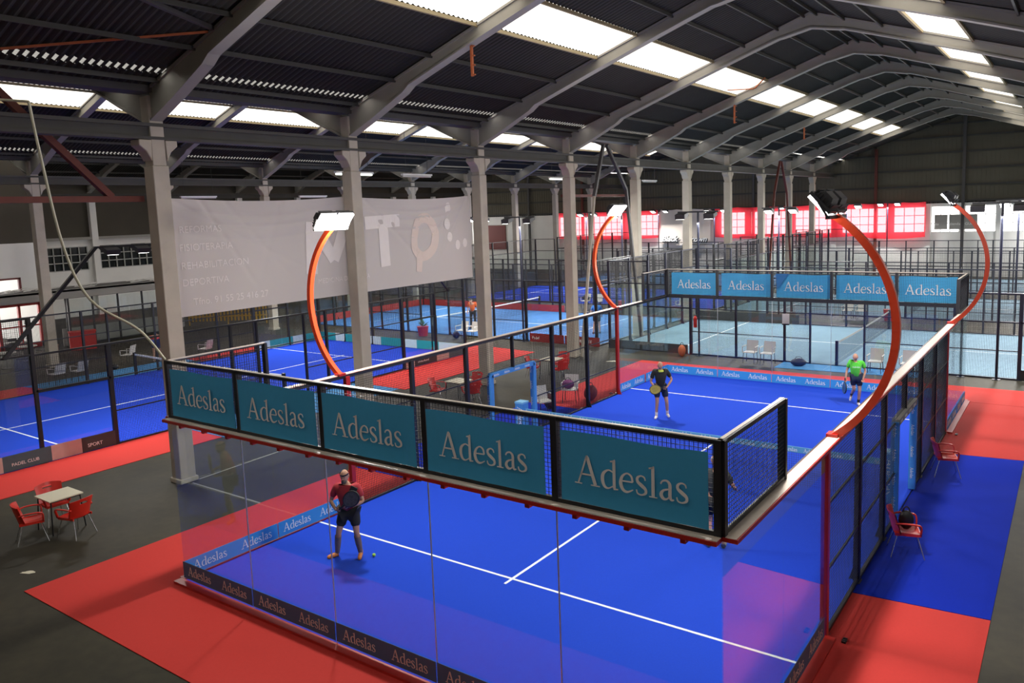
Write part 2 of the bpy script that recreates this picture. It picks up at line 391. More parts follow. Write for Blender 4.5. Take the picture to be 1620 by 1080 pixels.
for k, (a, c) in enumerate(WIN):
    g = MB(); n = max(2, int((c-a)/0.6))
    for i in range(n+1): x = a+(c-a)*i/n; g.box(x-0.025, YG+0.05, WZ0, x+0.025, YG+0.1, WZ1)
    for i in range(4): z = WZ0+(WZ1-WZ0)*i/3; g.box(a, YG+0.05, z-0.025, c, YG+0.1, z+0.025)
    o = struct(g.build('window_%d' % (k+1), MT['mullion']))
# other walls
g = MB(); g.box(15.3, Y0, 0, 15.6, YG, 9.7); struct(g.build('wall_right', MT['greyw']))
g = MB(); g.box(-46.2, Y0-0.3, 0, 15.6, Y0, 13.2); struct(g.build('wall_near', MT['greyw']))
XF = -33.3    # front of the projecting part of the left wall
YC = 12.6
g = MB()
g.box(-46.0, YC, 0, -45.8, YG, 3.3); g.box(-46.0, YC, 4.95, -45.8, YG, 5.5)
# piers between windows
wl = []
y = 15.3
while y < YG-3:
    wl.append((y+0.45, y+5.65)); y += 6.1
last = YC
for a, c in wl:
    g.box(-46.0, last, 3.3, -45.8, a, 4.95); last = c
g.box(-46.0, last, 3.3, -45.8, YG, 4.95)
for yy in COLY:
    if yy > YC: g.box(-45.8, yy-0.22, 0, -45.45, yy+0.22, 8.3)
struct(g.build('wall_left', MT['white']))
g = MB(); g.box(-46.0, YC, 5.5, -45.85, YG, 9.6); struct(g.build('wall_left_cladding', MT['clad']))
g = MB(); g.box(-45.85, YC, 5.42, -45.5, YG, 5.62); struct(g.build('trim_7', MT['greyw']))
for k, (a, c) in enumerate(wl[:6]):
    f = MB()
    n = 9
    for i in range(n+1): y = a+(c-a)*i/n; f.box(-45.86, y-0.03, 3.3, -45.78, y+0.03, 4.95)
    for i in range(4): z = 3.3+1.65*i/3; f.box(-45.86, a, z-0.03, -45.78, c, z+0.03)
    o = struct(f.build('window_%d' % (20+k), MT['mullion']))
    f = MB(); f.box(-45.95, a, 3.3, -45.9, c, 4.95); p = f.build('pane', MT['darkglass'], o)
# projecting left wall with the entrance
g = MB()
g.box(XF-0.2, Y0, 0, XF, 7.4, 5.6); g.box(XF-0.2, 7.4, 2.35, XF, 9.0, 5.6); g.box(XF-0.2, 9.0, 0, XF, 9.0, 5.6)
g.box(XF-0.2, 9.0, 2.35, XF, 12.15, 2.95); g.box(XF-0.2, 9.0, 3.75, XF, YC, 5.6); g.box(XF-0.2, 11.3, 2.95, XF, YC, 3.75); g.box(XF-0.2, 12.1, 0, XF, YC, 2.95)
g.box(-46.0, YC-0.2, 0, XF, YC, 5.6)
struct(g.build('wall_left_front', MT['white']))
g = MB(); g.box(XF-0.3, Y0, 5.6, XF-0.1, YC, 12.7); g.box(-46.0, YC-0.2, 5.6, XF, YC, 12.9); struct(g.build('wall_left_upper', MT['clad']))
g = MB()
for y in (9.05, 10.1, 11.1, 12.1): g.box(XF-0.12, y-0.06, 0, XF+0.04, y+0.06, 2.35)
g.box(XF-0.12, 9.0, 2.27, XF+0.04, 12.15, 2.39); g.box(XF-0.12, 9.0, 0, XF+0.04, 12.15, 0.22); g.box(XF-0.1, 9, 1.15, XF+0.02, 12.15, 1.22)
struct(g.build('door_1', MT['doorred']))
g = MB(); g.box(XF-0.1, 9.0, 2.9, XF+0.05, 9.08, 3.8); g.box(XF-0.1, 11.22, 2.9, XF+0.05, 11.34, 3.8); g.box(XF-0.1, 9.0, 3.7, XF+0.05, 11.34, 3.8); g.box(XF-0.1, 9.0, 2.9, XF+0.05, 11.34, 2.98)
struct(g.build('window_30', mat('maroon_window_frame', (0.16, 0.03, 0.03), 0.6)))
# ------------------------------------------------------------------ lettering
def catmull(P, n=6):
    if len(P) < 3: return P
    Q = [P[0]]+list(P)+[P[-1]]; out = []
    for i in range(1, len(Q)-2):
        for k in range(n):
            t = k/n; a, b_, c, d = Q[i-1], Q[i], Q[i+1], Q[i+2]
            out.append(tuple(0.5*((2*b_[j])+(-a[j]+c[j])*t+(2*a[j]-5*b_[j]+4*c[j]-d[j])*t*t+(-a[j]+3*b_[j]-3*c[j]+d[j])*t**3) for j in range(3)))
    out.append(P[-1]); return out
def ribbon(mb, P, ox, smooth=True, th=0.01, n=6):
    P = catmull(P, n) if smooth else P
    L = []; R_ = []
    for i, p in enumerate(P):
        a = P[max(i-1, 0)]; b_ = P[min(i+1, len(P)-1)]
        dx, dy = b_[0]-a[0], b_[1]-a[1]; l = math.hypot(dx, dy) or 1; nx, ny = -dy/l, dx/l
        L.append((p[0]+nx*p[2]/2+ox, p[1]+ny*p[2]/2)); R_.append((p[0]-nx*p[2]/2+ox, p[1]-ny*p[2]/2))
    n0 = len(mb.v); k = len(P)
    for s_ in (L, R_):
        for (x, y) in s_: mb.v.append((x, -th, y))
    for s_ in (L, R_):
        for (x, y) in s_: mb.v.append((x, 0, y))
    for i in range(k-1):
        for f in ((n0+i, n0+k+i, n0+k+i+1, n0+i+1), (n0+i, n0+i+1, n0+2*k+i+1, n0+2*k+i), (n0+k+i+1, n0+k+i, n0+3*k+i, n0+3*k+i+1)):
            mb.f.append(f); mb.mi.append(mb.m)
    for i in (0, k-1):
        mb.f.append((n0+i, n0+k+i, n0+3*k+i, n0+2*k+i)); mb.mi.append(mb.m)
def g_A(m, o):
    ribbon(m, [(0.10, 0.03, .035), (0.34, 0.70, .045)], o, False)
    ribbon(m, [(0.335, 0.71, .04), (0.36, 0.66, .085), (0.56, 0.03, .085)], o, False)
    ribbon(m, [(0.17, 0.25, .04), (0.46, 0.25, .04)], o, False)
    ribbon(m, [(0.0, 0.013, .026), (0.2, 0.013, .026)], o, False); ribbon(m, [(0.44, 0.013, .026), (0.68, 0.013, .026)], o, False)
    return 0.68
def g_d(m, o):
    ribbon(m, [(0.34, 0.42, .03), (0.22, 0.455, .035), (0.09, 0.36, .075), (0.06, 0.21, .085), (0.11, 0.06, .07), (0.21, 0.02, .035), (0.34, 0.09, .03)], o)
    ribbon(m, [(0.37, 0.04, .075), (0.37, 0.70, .075)], o, False); ribbon(m, [(0.27, 0.665, .03), (0.35, 0.68, .045), (0.40, 0.72, .03)], o, False)
    ribbon(m, [(0.35, 0.02, .04), (0.47, 0.03, .03)], o, False)
    return 0.47
def g_e(m, o):
    ribbon(m, [(0.07, 0.26, .03), (0.36, 0.27, .035)], o, False)
    ribbon(m, [(0.36, 0.27, .05), (0.33, 0.40, .05), (0.22, 0.455, .035), (0.10, 0.37, .06), (0.055, 0.21, .085), (0.11, 0.06, .075), (0.22, 0.02, .05), (0.37, 0.09, .025)], o)
    return 0.40
def g_s(m, o):
    ribbon(m, [(0.265, 0.36, .03), (0.24, 0.43, .035), (0.155, 0.455, .035), (0.07, 0.40, .06), (0.075, 0.31, .07), (0.17, 0.235, .085), (0.265, 0.16, .07), (0.27, 0.07, .06), (0.17, 0.015, .035), (0.07, 0.035, .035), (0.04, 0.12, .03)], o)
    return 0.32
def g_l(m, o):
    ribbon(m, [(0.12, 0.03, .075), (0.12, 0.70, .075)], o, False); ribbon(m, [(0.02, 0.665, .03), (0.1, 0.68, .045), (0.15, 0.72, .03)], o, False)
    ribbon(m, [(0.02, 0.013, .026), (0.22, 0.013, .026)], o, False)
    return 0.24
def g_a(m, o):
    ribbon(m, [(0.05, 0.36, .035), (0.10, 0.43, .04), (0.20, 0.45, .045), (0.27, 0.38, .07), (0.275, 0.25, .075), (0.275, 0.10, .075), (0.31, 0.03, .05), (0.37, 0.04, .03)], o)
    ribbon(m, [(0.27, 0.27, .03), (0.12, 0.22, .05), (0.06, 0.12, .08), (0.11, 0.035, .07), (0.19, 0.03, .04), (0.27, 0.10, .03)], o)
    return 0.38
def adeslas(mb, x, z, h, y=0.0, n=6):      # h = cap height; returns width
    tmp = MB(); o = 0
    for ch in 'Adeslas': o += {'A': g_A, 'd': g_d, 'e': g_e, 's': g_s, 'l': g_l, 'a': g_a}[ch](tmp, o)+0.015
    s_ = h/0.70; n0 = len(mb.v)
    mb.v += [(x+v[0]*s_, y+v[1]*0.4, z+v[2]*s_) for v in tmp.v]
    mb.f += [tuple(n0+i for i in f) for f in tmp.f]; mb.mi += [mb.m]*len(tmp.f)
    return o*s_
AW = 3.0/0.70      # overall width per cap height (approx.)
_tc = {}
def text_mesh(txt, size, material, ext=0.004, shear=0.0, bold=0.0, align='LEFT'):
    key = (txt, size, material.name, shear, bold, align)
    if key in _tc: return _tc[key]
    cu = bpy.data.curves.new('t', 'FONT'); cu.body = txt; cu.size = size; cu.extrude = ext; cu.shear = shear; cu.offset = bold; cu.align_x = align; cu.resolution_u = 3
    ob = bpy.data.objects.new('t', cu); C.objects.link(ob); bpy.context.view_layer.update()
    me = bpy.data.meshes.new_from_object(ob.evaluated_get(bpy.context.evaluated_depsgraph_get()))
    bpy.data.objects.remove(ob); me.transform(Matrix.Rotation(PI/2, 4, 'X')); me.materials.clear(); me.materials.append(material); _tc[key] = me
    return me

# ------------------------------------------------------------------ court parts
_mp = {}
def mesh_panel_mesh(wd, ht, sp=0.05, t=0.0035):
    key = (round(wd, 2), round(ht, 2), sp, t)
    if key in _mp: return _mp[key]
    m = MB(); n = round(wd/sp); k = round(ht/sp)
    for i in range(1, n): x = wd*i/n; m.box(x-t/2, -t/2, 0, x+t/2, t/2, ht)
    for j in range(1, k): z = ht*j/k; m.box(0, -t/2-t, z-t/2, wd, -t/2, z+t/2)
    _mp[key] = m.mesh('mesh_panel', MT['wire']); return _mp[key]
_gp = {}
def glass_panel_mesh(wd, ht):
    key = (round(wd, 2), round(ht, 2))
    if key in _gp: return _gp[key]
    _gp[key] = MB().box(0.006, -0.005, 0.02, wd-0.006, 0.005, ht).mesh('glass_panel', MT['glass']); return _gp[key]
def fence(name, label, cat, loc, rz, items, post_mat, far=False, group=None):
    t = thing(name, label, cat, loc, rz, group)
    for it in items:
        k = it[0]
        if k == 'glass': put('glass_panel', glass_panel_mesh(it[2]-it[1], it[4]-it[3]), t, (it[1], 0, it[3]))
        elif k == 'mesh':
            put('mesh_panel', mesh_panel_mesh(it[2]-it[1], it[4]-it[3], 0.10 if far else 0.05, 0.0045 if far else 0.0055), t, (it[1], it[5] if len(it) > 5 else 0.0, it[3]))
        elif k == 'post':
            wd = it[4] if len(it) > 4 else 0.08
            m = MB().box(it[1]-wd/2, -0.03, it[2], it[1]+wd/2, 0.07, it[3])
            if it[2] < 0.1: m.box(it[1]-0.10, -0.05, 0, it[1]+0.10, 0.16, 0.02); m.prism([(0.07, 0.02), (0.15, 0.02), (0.07, 0.25)], 0, it[1]-0.008, it[1]+0.008)
            m.build('post', it[5] if len(it) > 5 else post_mat, t)
        elif k == 'rail':
            wd = it[4] if len(it) > 4 else 0.05
            MB().box(it[1], -wd/2, it[3]-wd/2, it[2], wd/2, it[3]+wd/2).build('rail', it[5] if len(it) > 5 else post_mat, t)
    return t
def classic_court(ox, oy, rot, desc, turf, pm, far=False, lights=True, strip=None):
    # local frame: x 0..10 across, y 0..20 along; rot 0 or -90 degrees
    R = Matrix.Rotation(rot, 4, 'Z'); O = Vector((ox, oy, 0))
    P = lambda x, y, z=0: tuple(O+R@Vector((x, y, z)))
    c = thing('court_turf', 'flat %s playing surface of the %s' % (turf[1], desc), 'court surface', P(0, 0, 0), rot)
    MB().box(0, 0, 0.0, 10, 20, 0.03).build('turf', turf[0], c)
    l = MB(); l.box(0, 3.025, 0.03, 10, 3.075, 0.034); MB_ = l
    l.build('service_line', MT['line'], c)
    MB().box(0, 16.925, 0.03, 10, 16.975, 0.034).build('service_line', MT['line'], c)
    MB().box(4.975, 2.85, 0.031, 5.025, 17.15, 0.036).build('centre_line', MT['line'], c)
    ends = [('near', P(0, 0), rot), ('far', P(10, 20), rot+PI)]
    for nm, loc, rz in ends:
        it = []
        for i in range(5): it += [('glass', 2*i, 2*i+2, 0, 3), ('mesh', 2*i, 2*i+2, 3, 4)]
        for i in range(6): it.append(('post', min(max(2*i, 0.04), 9.96), 0, 4, 0.09))
        it += [('rail', 0, 10, 3.0, 0.06), ('rail', 0, 10, 3.98, 0.05), ('rail', 0, 10, 0.03, 0.06)]
        fence('court_fence', '%s glass end wall of the %s' % (nm, desc), 'court fence', loc, rz, it, pm, far)
    for nm, loc, rz in (('left', P(0, 20), rot-PI/2), ('right', P(10, 0), rot+PI/2)):
        it = []
        for e in (0, 1):
            f = (lambda u: u) if e == 0 else (lambda u: 20-u)
            def seg(a, c_): a, c_ = f(a), f(c_); return (min(a, c_), max(a, c_))
            s1 = seg(0, 2); s2 = seg(2, 4)
            it += [('glass', *s1, 0, 3), ('mesh', *s1, 3, 4), ('glass', *s2, 0, 2), ('mesh', *s2, 2, 3), ('rail', *s2, 2.0, 0.06), ('rail', *s1, 3.0, 0.05), ('rail', *s1, 3.98, 0.05)]
            for a, c_ in ((4, 6), (6, 8)):
                s_ = seg(a, c_); it.append(('mesh', *s_, 0, 3))
            s_ = seg(8, 9); it.append(('mesh', *s_, 0, 3)); s_ = seg(9, 10); it.append(('mesh', *s_, 2, 3))
            for u, h, w_ in ((0.04, 4, 0.09), (2, 4, 0.09), (4, 3, 0.12), (6, 3, 0.08), (8, 3, 0.08), (9, 3, 0.06)): it.append(('post', f(u), 0, h, w_))
            s_ = seg(4, 9); it += [('rail', *s_, 1.0, 0.035), ('rail', *s_, 0.03, 0.05)]
            s_ = seg(4, 10); it += [('rail', *s_, 2.0, 0.035)]
        it.append(('rail', 2, 18, 2.98, 0.05))
        fence('court_fence', '%s side mesh fence of the %s' % (nm, desc), 'court fence', loc, rz, it, pm, far)
    net(P(5, 10), rot, 'black net with %s tape across the %s' % ('grey' if 'pale' in desc else 'white', desc), MT['greyw'] if 'pale' in desc else MT['line'], pm, far)
    if strip:
        for (x, y, rz, nm) in ((0, 0, 0, 'near end'), (10, 20, PI, 'far end')):
            pass
def net(loc, rz, label, tape, postm, far=False, letters=False):
    t = thing('padel_net', label, 'net', loc, rz)
    put('net_mesh', mesh_panel_mesh(9.9, 0.86, 0.10 if far else 0.05, 0.005 if far else 0.003), t, (-4.95, 0, 0.02))
    def fn(u, v): x = -4.95+9.9*u; sag = 0.04*(1-(x/4.95)**2); return (x, 0, 0.87-sag+0.06*v)
    m = MB()
    for s_ in (-0.012, 0.012):
        n = 16
        m.grid(lambda u, v: (-4.95+9.9*u, s_, 0.86-0.04*(1-(2*u-1)**2)+0.07*v), n, 1)
    m.grid(lambda u, v: (-4.95+9.9*u, -0.012+0.024*v, 0.93-0.04*(1-(2*u-1)**2)), n, 1)
    m.build('net_tape', tape, t)
    for sg in (-1, 1): MB().box(sg*4.95-0.05, -0.05, 0, sg*4.95+0.05, 0.05, 0.98).build('net_post', postm, t)
    return t

# ------------------------------------------------------------------ main court
c = thing('court_turf', 'flat royal blue artificial turf of the main court in the foreground', 'court surface', (0, 0, 0))
MB().box(0, 0, 0.0, 10, 20, 0.03).build('turf', MT['turf'], c)
MB().box(0.0, 3.025, 0.03, 10, 3.075, 0.034).build('service_line', MT['line'], c)
MB().box(0.0, 16.925, 0.03, 10, 16.975, 0.034).build('service_line', MT['line'], c)
MB().box(4.975, 2.83, 0.031, 5.025, 17.17, 0.036).build('centre_line', MT['line'], c)
def floor_mat_piece(poly, m, label, z=0.012):
    b_ = MB(); b_.prism(poly, 2, 0.0, z); o = b_.build('floor_mat', m); tag(o, label, 'floor mat'); return o
floor_mat_piece([(-2.15, -1.75), (12.0, -1.75), (12.0, -0.02), (-0.02, -0.02), (-0.02, 6.0), (-2.12, 6.0)], MT['matred'], 'red rubber floor mat around the near left corner of the main court')
floor_mat_piece([(-2.1, 6.02), (-0.02, 6.02), (-0.02, 13.7), (-2.1, 13.7)], MT['matblue'], 'blue floor mat beside the left door of the main court')
floor_mat_piece([(-2.08, 13.72), (-0.02, 13.72), (-0.02, 21.9), (-2.08, 21.9)], MT['matred'], 'red floor mat along the far left side of the main court')
floor_mat_piece([(0.0, 20.02), (12.0, 20.02), (12.0, 22.3), (0.0, 21.9)], MT['matred'], 'red floor mat behind the far end of the main court')
floor_mat_piece([(10.02, 0), (11.98, 0), (11.95, 5.7), (10.02, 5.55)], MT['matred'], 'red floor mat at the right side of the main court, near the camera')
floor_mat_piece([(10.02, 5.57), (11.95, 5.72), (11.9, 14.35), (10.02, 14.1)], MT['matblue'], 'blue floor mat under the red chairs right of the main court')
floor_mat_piece([(10.02, 14.12), (11.9, 14.37), (11.8, 20.0), (10.02, 20.0)], MT['matred'], 'red floor mat at the far right side of the main court')

def main_rail(L, t, y_out=-0.07, rm=None):
    m = MB(); m.box(0, y_out-0.09, 2.955, L, y_out+0.09, 3.0); m.build('rail', rm or MT['redst'], t)
    m = MB(); m.box(0.02, 0.022, 2.93, L-0.02, 0.045, 3.0); m.build('inner_rail', MT['black'], t)
    m = MB(); m.box(0, y_out-0.075, 3.001, L, y_out+0.08, 3.006); m.build('rail_cap', MT['cap'], t)
for nm, loc, rz in (('near', (0, 0, 0), 0.0), ('far', (10, 20, 0), PI)):
    it = []
    for i in range(5): it += [('glass', 2*i, 2*i+2, 0, 2.95), ('mesh', 2*i, 2*i+2, 3, 4)]
    for i in range(6): it.append(('post', min(max(2*i, 0.04), 9.96), 3.0, 4.0, 0.08))
    it += [('rail', 0, 10, 3.03, 0.05), ('rail', 0, 10, 3.985, 0.045)]
    t = fence('glass_wall', '%s end glass wall of the main court with red rail and black mesh on top' % nm, 'glass wall', loc, rz, it, MT['black'])
    main_rail(10.0, t, rm=MT['redst'] if nm == 'near' else MT['black'])
    m = MB(); m.box(-0.1, -0.16, 0.0, 10.1, -0.008, 0.05); m.build('base_rail', MT['redst'], t)
    m = MB(); m.box(0, 0.0, 3.992, 10, 0.045, 4.012); m.build('rail_cap', MT['cap'], t)
    for i in range(15 if nm == 'near' else 0): MB().box(0.35+0.66*i-0.03, -0.05, 2.86, 0.35+0.66*i+0.03, 0.03, 2.955).build('glass_clamp', MT['redst'], t)
    for i in range(1, 5): MB().box(2*i-0.006, -0.008, 0.05, 2*i+0.006, 0.008, 2.95).build('glass_joint', MT['steelw'], t)
for nm, loc, rz, fl in (('left', (0, 20, 0), -PI/2, False), ('right', (10, 0, 0), PI/2, True)):
    it = []
    for e in (0, 1):
        f = (lambda u: u) if e == 0 else (lambda u: 20-u)
        def seg(a, c_): a, c_ = f(a), f(c_); return (min(a, c_), max(a, c_))
        it += [('glass', *seg(0, 2), 0, 2.95), ('glass', *seg(2, 3.9), 0, 2.95), ('mesh', *seg(0, 2), 3, 4), ('post', f(0.04), 3, 4, 0.08), ('post', f(2), 3, 4, 0.06)]
        it += [('rail', *seg(0, 2), 3.985, 0.045), ('rail', *seg(0, 2), 3.03, 0.04)]
        it += [('mesh', *seg(4, 6), 0, 3), ('mesh', *seg(6, 8), 0, 3), ('mesh', *seg(8, 9), 0, 3), ('mesh', *seg(9, 10), 2, 3)]
        it += [('post', f(6), 0, 2.96, 0.09), ('post', f(8), 0, 2.96, 0.09)]
        it += [('rail', *seg(4, 9), 1.0, 0.03), ('rail', *seg(4, 10), 2.0, 0.03), ('rail', *seg(4, 9), 0.05, 0.05)]
        m_ = ('post', f(4), 0, 2.96, 0.11, MT['redst']); it.append(m_)
    it.append(('post', 10, 2.0, 2.96, 0.05))
    t = fence('side_fence', '%s side fence of the main court with red rail on black posts' % nm, 'court fence', loc, rz, it, MT['black'])
    main_rail(20.0, t, -0.07)
    MB().box(2, -0.01, 2.955-0.02, 18, 0.04, 2.96).build('rail', MT['black'], t)
    for e in (0, 1):
        f = (lambda u: u) if e == 0 else (lambda u: 20-u)
        a, c_ = sorted((f(0), f(3.95)))
        MB().box(a, -0.16, 0, c_, -0.008, 0.05).build('base_rail', MT['redst'], t)
        a, c_ = sorted((f(0), f(2.0))); MB().box(a, 0.0, 3.992, c_, 0.045, 4.012).build('rail_cap', MT['cap'], t)
        for k in range(3): MB().box(f(4)-0.08+0.05*k, -0.30, 0, f(4)-0.05+0.05*k, -0.24, 0.04).build('anchor_bolt', MT['black'], t)
# door padding of the main court
for nm, x, sg in (('left', 0.0, -1), ('right', 10.0, 1)):
    t = thing('door_padding', 'blue padded door frame with white lettering, %s side of the main court' % nm, 'door frame padding', (x, 10, 0), 0)
    for yy in (-1.0, 1.0):
        MB().box(-0.07, yy-0.06, 0.05, 0.07, yy+0.06, 2.02).build('padding', MT['pad'], t)
    MB().box(-0.07, -1.0, 1.95, 0.07, 1.0, 2.07).build('padding', MT['pad'] if sg < 0 else MT['greyw'], t)
    lt = MB()
    for k in range(4): adeslas(lt, -0.95+0.48*k, 1.985, 0.06)
    me = lt.mesh('lettering', MT['letter']); 
    o = put('lettering', me, t, (0.075, 0, 0), rot=(0, 0, PI/2))
    for yy in (-1.0, 1.0):
        lt = MB()
        for k in range(4): adeslas(lt, -0.95+0.48*k, -0.03, 0.06)
        put('lettering', lt.mesh('lettering', MT['letter']), t, (-0.03 if sg < 0 else 0.0, yy-0.065, 1.03), rot=(0, PI/2, 0))
# main net
t = thing('padel_net', 'long net with lettered blue and white tape across the main court', 'net', (5, 10, 0))
put('net_mesh', mesh_panel_mesh(9.7, 0.86, 0.05, 0.003), t, (-4.85, 0, 0.03))
m = MB(); m.box(-4.85, -0.015, 0.80, 4.85, 0.015, 0.93); m.build('net_tape', mat('net_tape_blue', (0.10, 0.33, 0.55), 0.7), t)
lt = MB()
for k in range(20): adeslas(lt, -4.8+0.485*k, 0.825, 0.085)
put('lettering', lt.mesh('lettering', MT['letter']), t, (0, -0.017, 0))
for sg in (-1, 1):
    p = MB().box(sg*4.72-0.13, -0.13, 0.03, sg*4.72+0.13, 0.13, 1.08).build('net_post_pad', MT['pad'], t)
    m = MB(); m.box(sg*4.72-0.14, -0.14, 1.08, sg*4.72+0.14, 0.14, 1.13); m.build('pad_top', mat('light_blue_pad%d' % sg, (0.18, 0.45, 0.70), 0.6), t)
    lt = MB(); adeslas(lt, -0.42, -0.06, 0.19)
    put('lettering', lt.mesh('lettering', MT['letter']), t, (sg*4.72, -0.132, 0.58), rot=(0, PI/2, 0))
# big banners in the upper mesh
def big_banner(x0, x1, y, label, group, fold=False):
    wd = x1-x0; t = thing('banner', label, 'banner', ((x0+x1)/2, y, 3.06), 0, group)
    def fn(u, v):
        x = -wd/2+wd*u; return (x, 0.006*math.sin(9*u+3*v)+0.004*math.sin(23*u), 0.81*v+0.012*math.sin(7*u)*(v))
    m = MB(); n = 24
    m.grid(fn, n, 4); m.grid(lambda u, v: (fn(1-u, v)[0], fn(1-u, v)[1]+0.006, fn(1-u, v)[2]), n, 4)
    cl = m.build('cloth', MT['banner'], t, smooth=True)
    if fold:
        f = MB(); f.m = 0; f.prism([(-wd/2-0.02, 0.83), (-wd/2+0.42, 0.83), (-wd/2+0.02, 0.28)], 1, -0.04, -0.025); f.build('folded_corner', mat('banner_back_%d' % int(x0*10), (0.02, 0.16, 0.40), 0.7), t)
    h = 0.33 if y < 10 else 0.32
    lt = MB(); wl_ = adeslas(lt, 0, 0, h)
    put('lettering', lt.mesh('lettering', MT['letter']), t, (-wl_/2, -0.02, 0.235))
    for k in range(5):
        pass
    return t
for k, (a, c_) in enumerate([(0.16, 1.94), (2.07, 3.90), (4.05, 5.85), (6.05, 7.88), (8.10, 9.87)]):
    big_banner(a, c_, -0.035, 'blue advertising banner with white lettering on the near end mesh, %s from the left' % ORD[k], 'banners on the near end mesh')
for k, (a, c_) in enumerate([(0.17, 1.96), (2.14, 3.94), (4.14, 5.98), (6.14, 7.92), (8.06, 9.72)]):
    big_banner(a, c_, 20.05, 'bright blue banner on the far end mesh, %s from the left%s' % (ORD[k], ', its corner folded over' if k == 2 else ''), 'banners on the far end mesh', k == 2)
# low boards along the glass feet
_lb = {}
def low_board(loc, rz, L, m1, m2, label, group, n=2, h=0.30):
    key = (L, m1.name, m2.name)
    if key not in _lb:
        a = MB().box(0.01, 0, 0, L-0.01, 0.006, h).mesh('board', m1)
        lt = MB(); ch = 0.165
        w_ = adeslas(MB(), 0, 0, ch)
        adeslas(lt, -w_/2, 0.075, ch)
        _lb[key] = (a, lt.mesh('lettering', m2))
    t = thing('low_board', label, 'low board', loc, rz, group)
    put('board', _lb[key][0], t)
    for k in range(n): put('lettering', _lb[key][1], t, (L*(k+0.5)/n, -0.002, 0))
    return t
for k in range(5):
    low_board((2*k, -0.022, 0.09), 0, 2, MT['stripd'], MT['letterd'], 'shade-darkened low board with dimmed lettering on the near glass wall, %s from the left' % ORD[k], 'low boards on the near glass wall')
    low_board((2*k, 19.95, 0.04), 0, 2, MT['strip'], MT['letter'], 'blue low board with white lettering on the far glass wall, %s from the left' % ORD[k], 'low boards on the far glass wall')
for k, y in enumerate((0, 2)):
    L = 2 if k == 0 else 1.85
    low_board((0.02, y, 0.08), PI/2, L, MT['strip'], MT['letter'], 'blue low board on the left glass of the main court, %s from the near corner' % ORD[k], 'low boards inside the left glass')
    low_board((0.02, 16.1+2*k, 0.05), PI/2, 1.9, MT['strip'], MT['letter'], 'blue low board on the far left glass, %s after the red post' % ORD[k], 'low boards on the far left glass')
    low_board((10.025, y, 0.08), PI/2, L, MT['stripd'], MT['letterd'], 'shade-darkened low board on the right glass near the camera, %s from the near corner' % ORD[k], 'low boards on the right glass')
    low_board((10.02, 16.1+2*k, 0.05), PI/2, 1.9, MT['strip'], MT['letter'], 'blue low board on the far right glass, %s after the red post' % ORD[k], 'low boards on the far right glass')
# curved lamp arms
def lamp_arm(x, y, sg, label, panel_open):
    t = thing('floodlight', label, 'floodlight', (x, y, 0))
    z0, z1 = 3.0, 6.12; bow = 0.80
    # circle through (0,z0), (sg*bow, mid), (0.08*-sg, z1)
    h = (z1-z0)/2; Rr = (h*h+bow*bow)/(2*bow); zc = (z0+z1)/2; xc = bow-Rr
    a = math.asin(h/Rr); pts = []
    for k in range(29):
        th = -a+2*a*k/28; pts.append((sg*(xc+Rr*math.cos(th)), 0, zc+Rr*math.sin(th)))
    m = MB()
    for i in range(28):
        m.bar(pts[i], (Vector(pts[i+1])+(Vector(pts[i+1])-Vector(pts[i]))*0.03), 0.10, 0.10 if i < 28 else 0.1, up=(0, 1, 0))
    me = m.build('arm', MT['arm'], t)
    MB().box(-0.08, -0.09, 3.0, 0.08, 0.09, 3.05).build('arm_foot', MT['redst'], t)
    top = pts[-1]
    m = MB(); m.box(top[0]-0.03, -0.45, 6.09, top[0]+0.03, 0.45, 6.14); m.build('cross_bar', MT['housing'] if panel_open else MT['housew'], t)
    ta = math.radians(48)
    def tilt(mb, cx):      # turn a head built facing down so that it faces the court
        mb.v = [(cx+(v[0]-cx)*math.cos(ta)+sg*(v[2]-6.30)*math.sin(ta), v[1], 6.30+(v[2]-6.30)*math.cos(ta)-sg*(v[0]-cx)*math.sin(ta)) for v in mb.v]; return mb
    for s2 in (-1, 1):
        hd = MB(); cx = top[0]-sg*0.12; cy = s2*0.235
        hd.box(cx-0.19, cy-0.21, 6.30, cx+0.19, cy+0.21, 6.35)
        hd.prism([(cx-0.14, 6.35), (cx+0.14, 6.35), (cx+0.07, 6.47), (cx-0.07, 6.47)], 1, cy-0.16, cy+0.16)
        for k in range(7): hd.box(cx-0.16+0.05*k, cy-0.18, 6.35, cx-0.15+0.05*k, cy+0.18, 6.42)
        ho = tilt(hd, cx).build('lamp_head', MT['housing'], t)
        tilt(MB().box(cx-0.17, cy-0.19, 6.255, cx+0.17, cy+0.19, 6.299), cx).build('lens', MT['lamp'], ho)
        m = MB()
        for s3 in (-1, 1): m.bar((top[0], cy+s3*0.215, 6.12), (cx, cy+s3*0.215, 6.32), 0.02, 0.03)
        m.build('bracket', MT['housing'] if panel_open else MT['housew'], t)
    pd = bpy.data.lights.new('floodlight_spill', 'POINT'); pd.energy = P_SIDE; pd.shadow_soft_size = 0.18; pd.color = (1, 0.97, 0.92)
    po = bpy.data.objects.new('lamp_spill_light', pd); C.objects.link(po); po.parent = t; po.location = (top[0]-sg*0.45, 0, 6.0)
    ld = bpy.data.lights.new('floodlight', 'AREA'); ld.shape = 'RECTANGLE'; ld.size = 0.3; ld.size_y = 0.75; ld.energy = P_MAIN; ld.color = (1, 0.98, 0.94); ld.spread = PI*0.95
    lo = bpy.data.objects.new('lamp_light', ld); C.objects.link(lo); lo.parent = t
    lo.location = (top[0]-sg*0.36, 0, 6.10); lo.rotation_euler = (0, sg*math.radians(26), 0)
    return t
lamp_arm(0.0, 3.85, -1, 'red bowed floodlight arm with two bright lamps, near left corner of the main court', False)
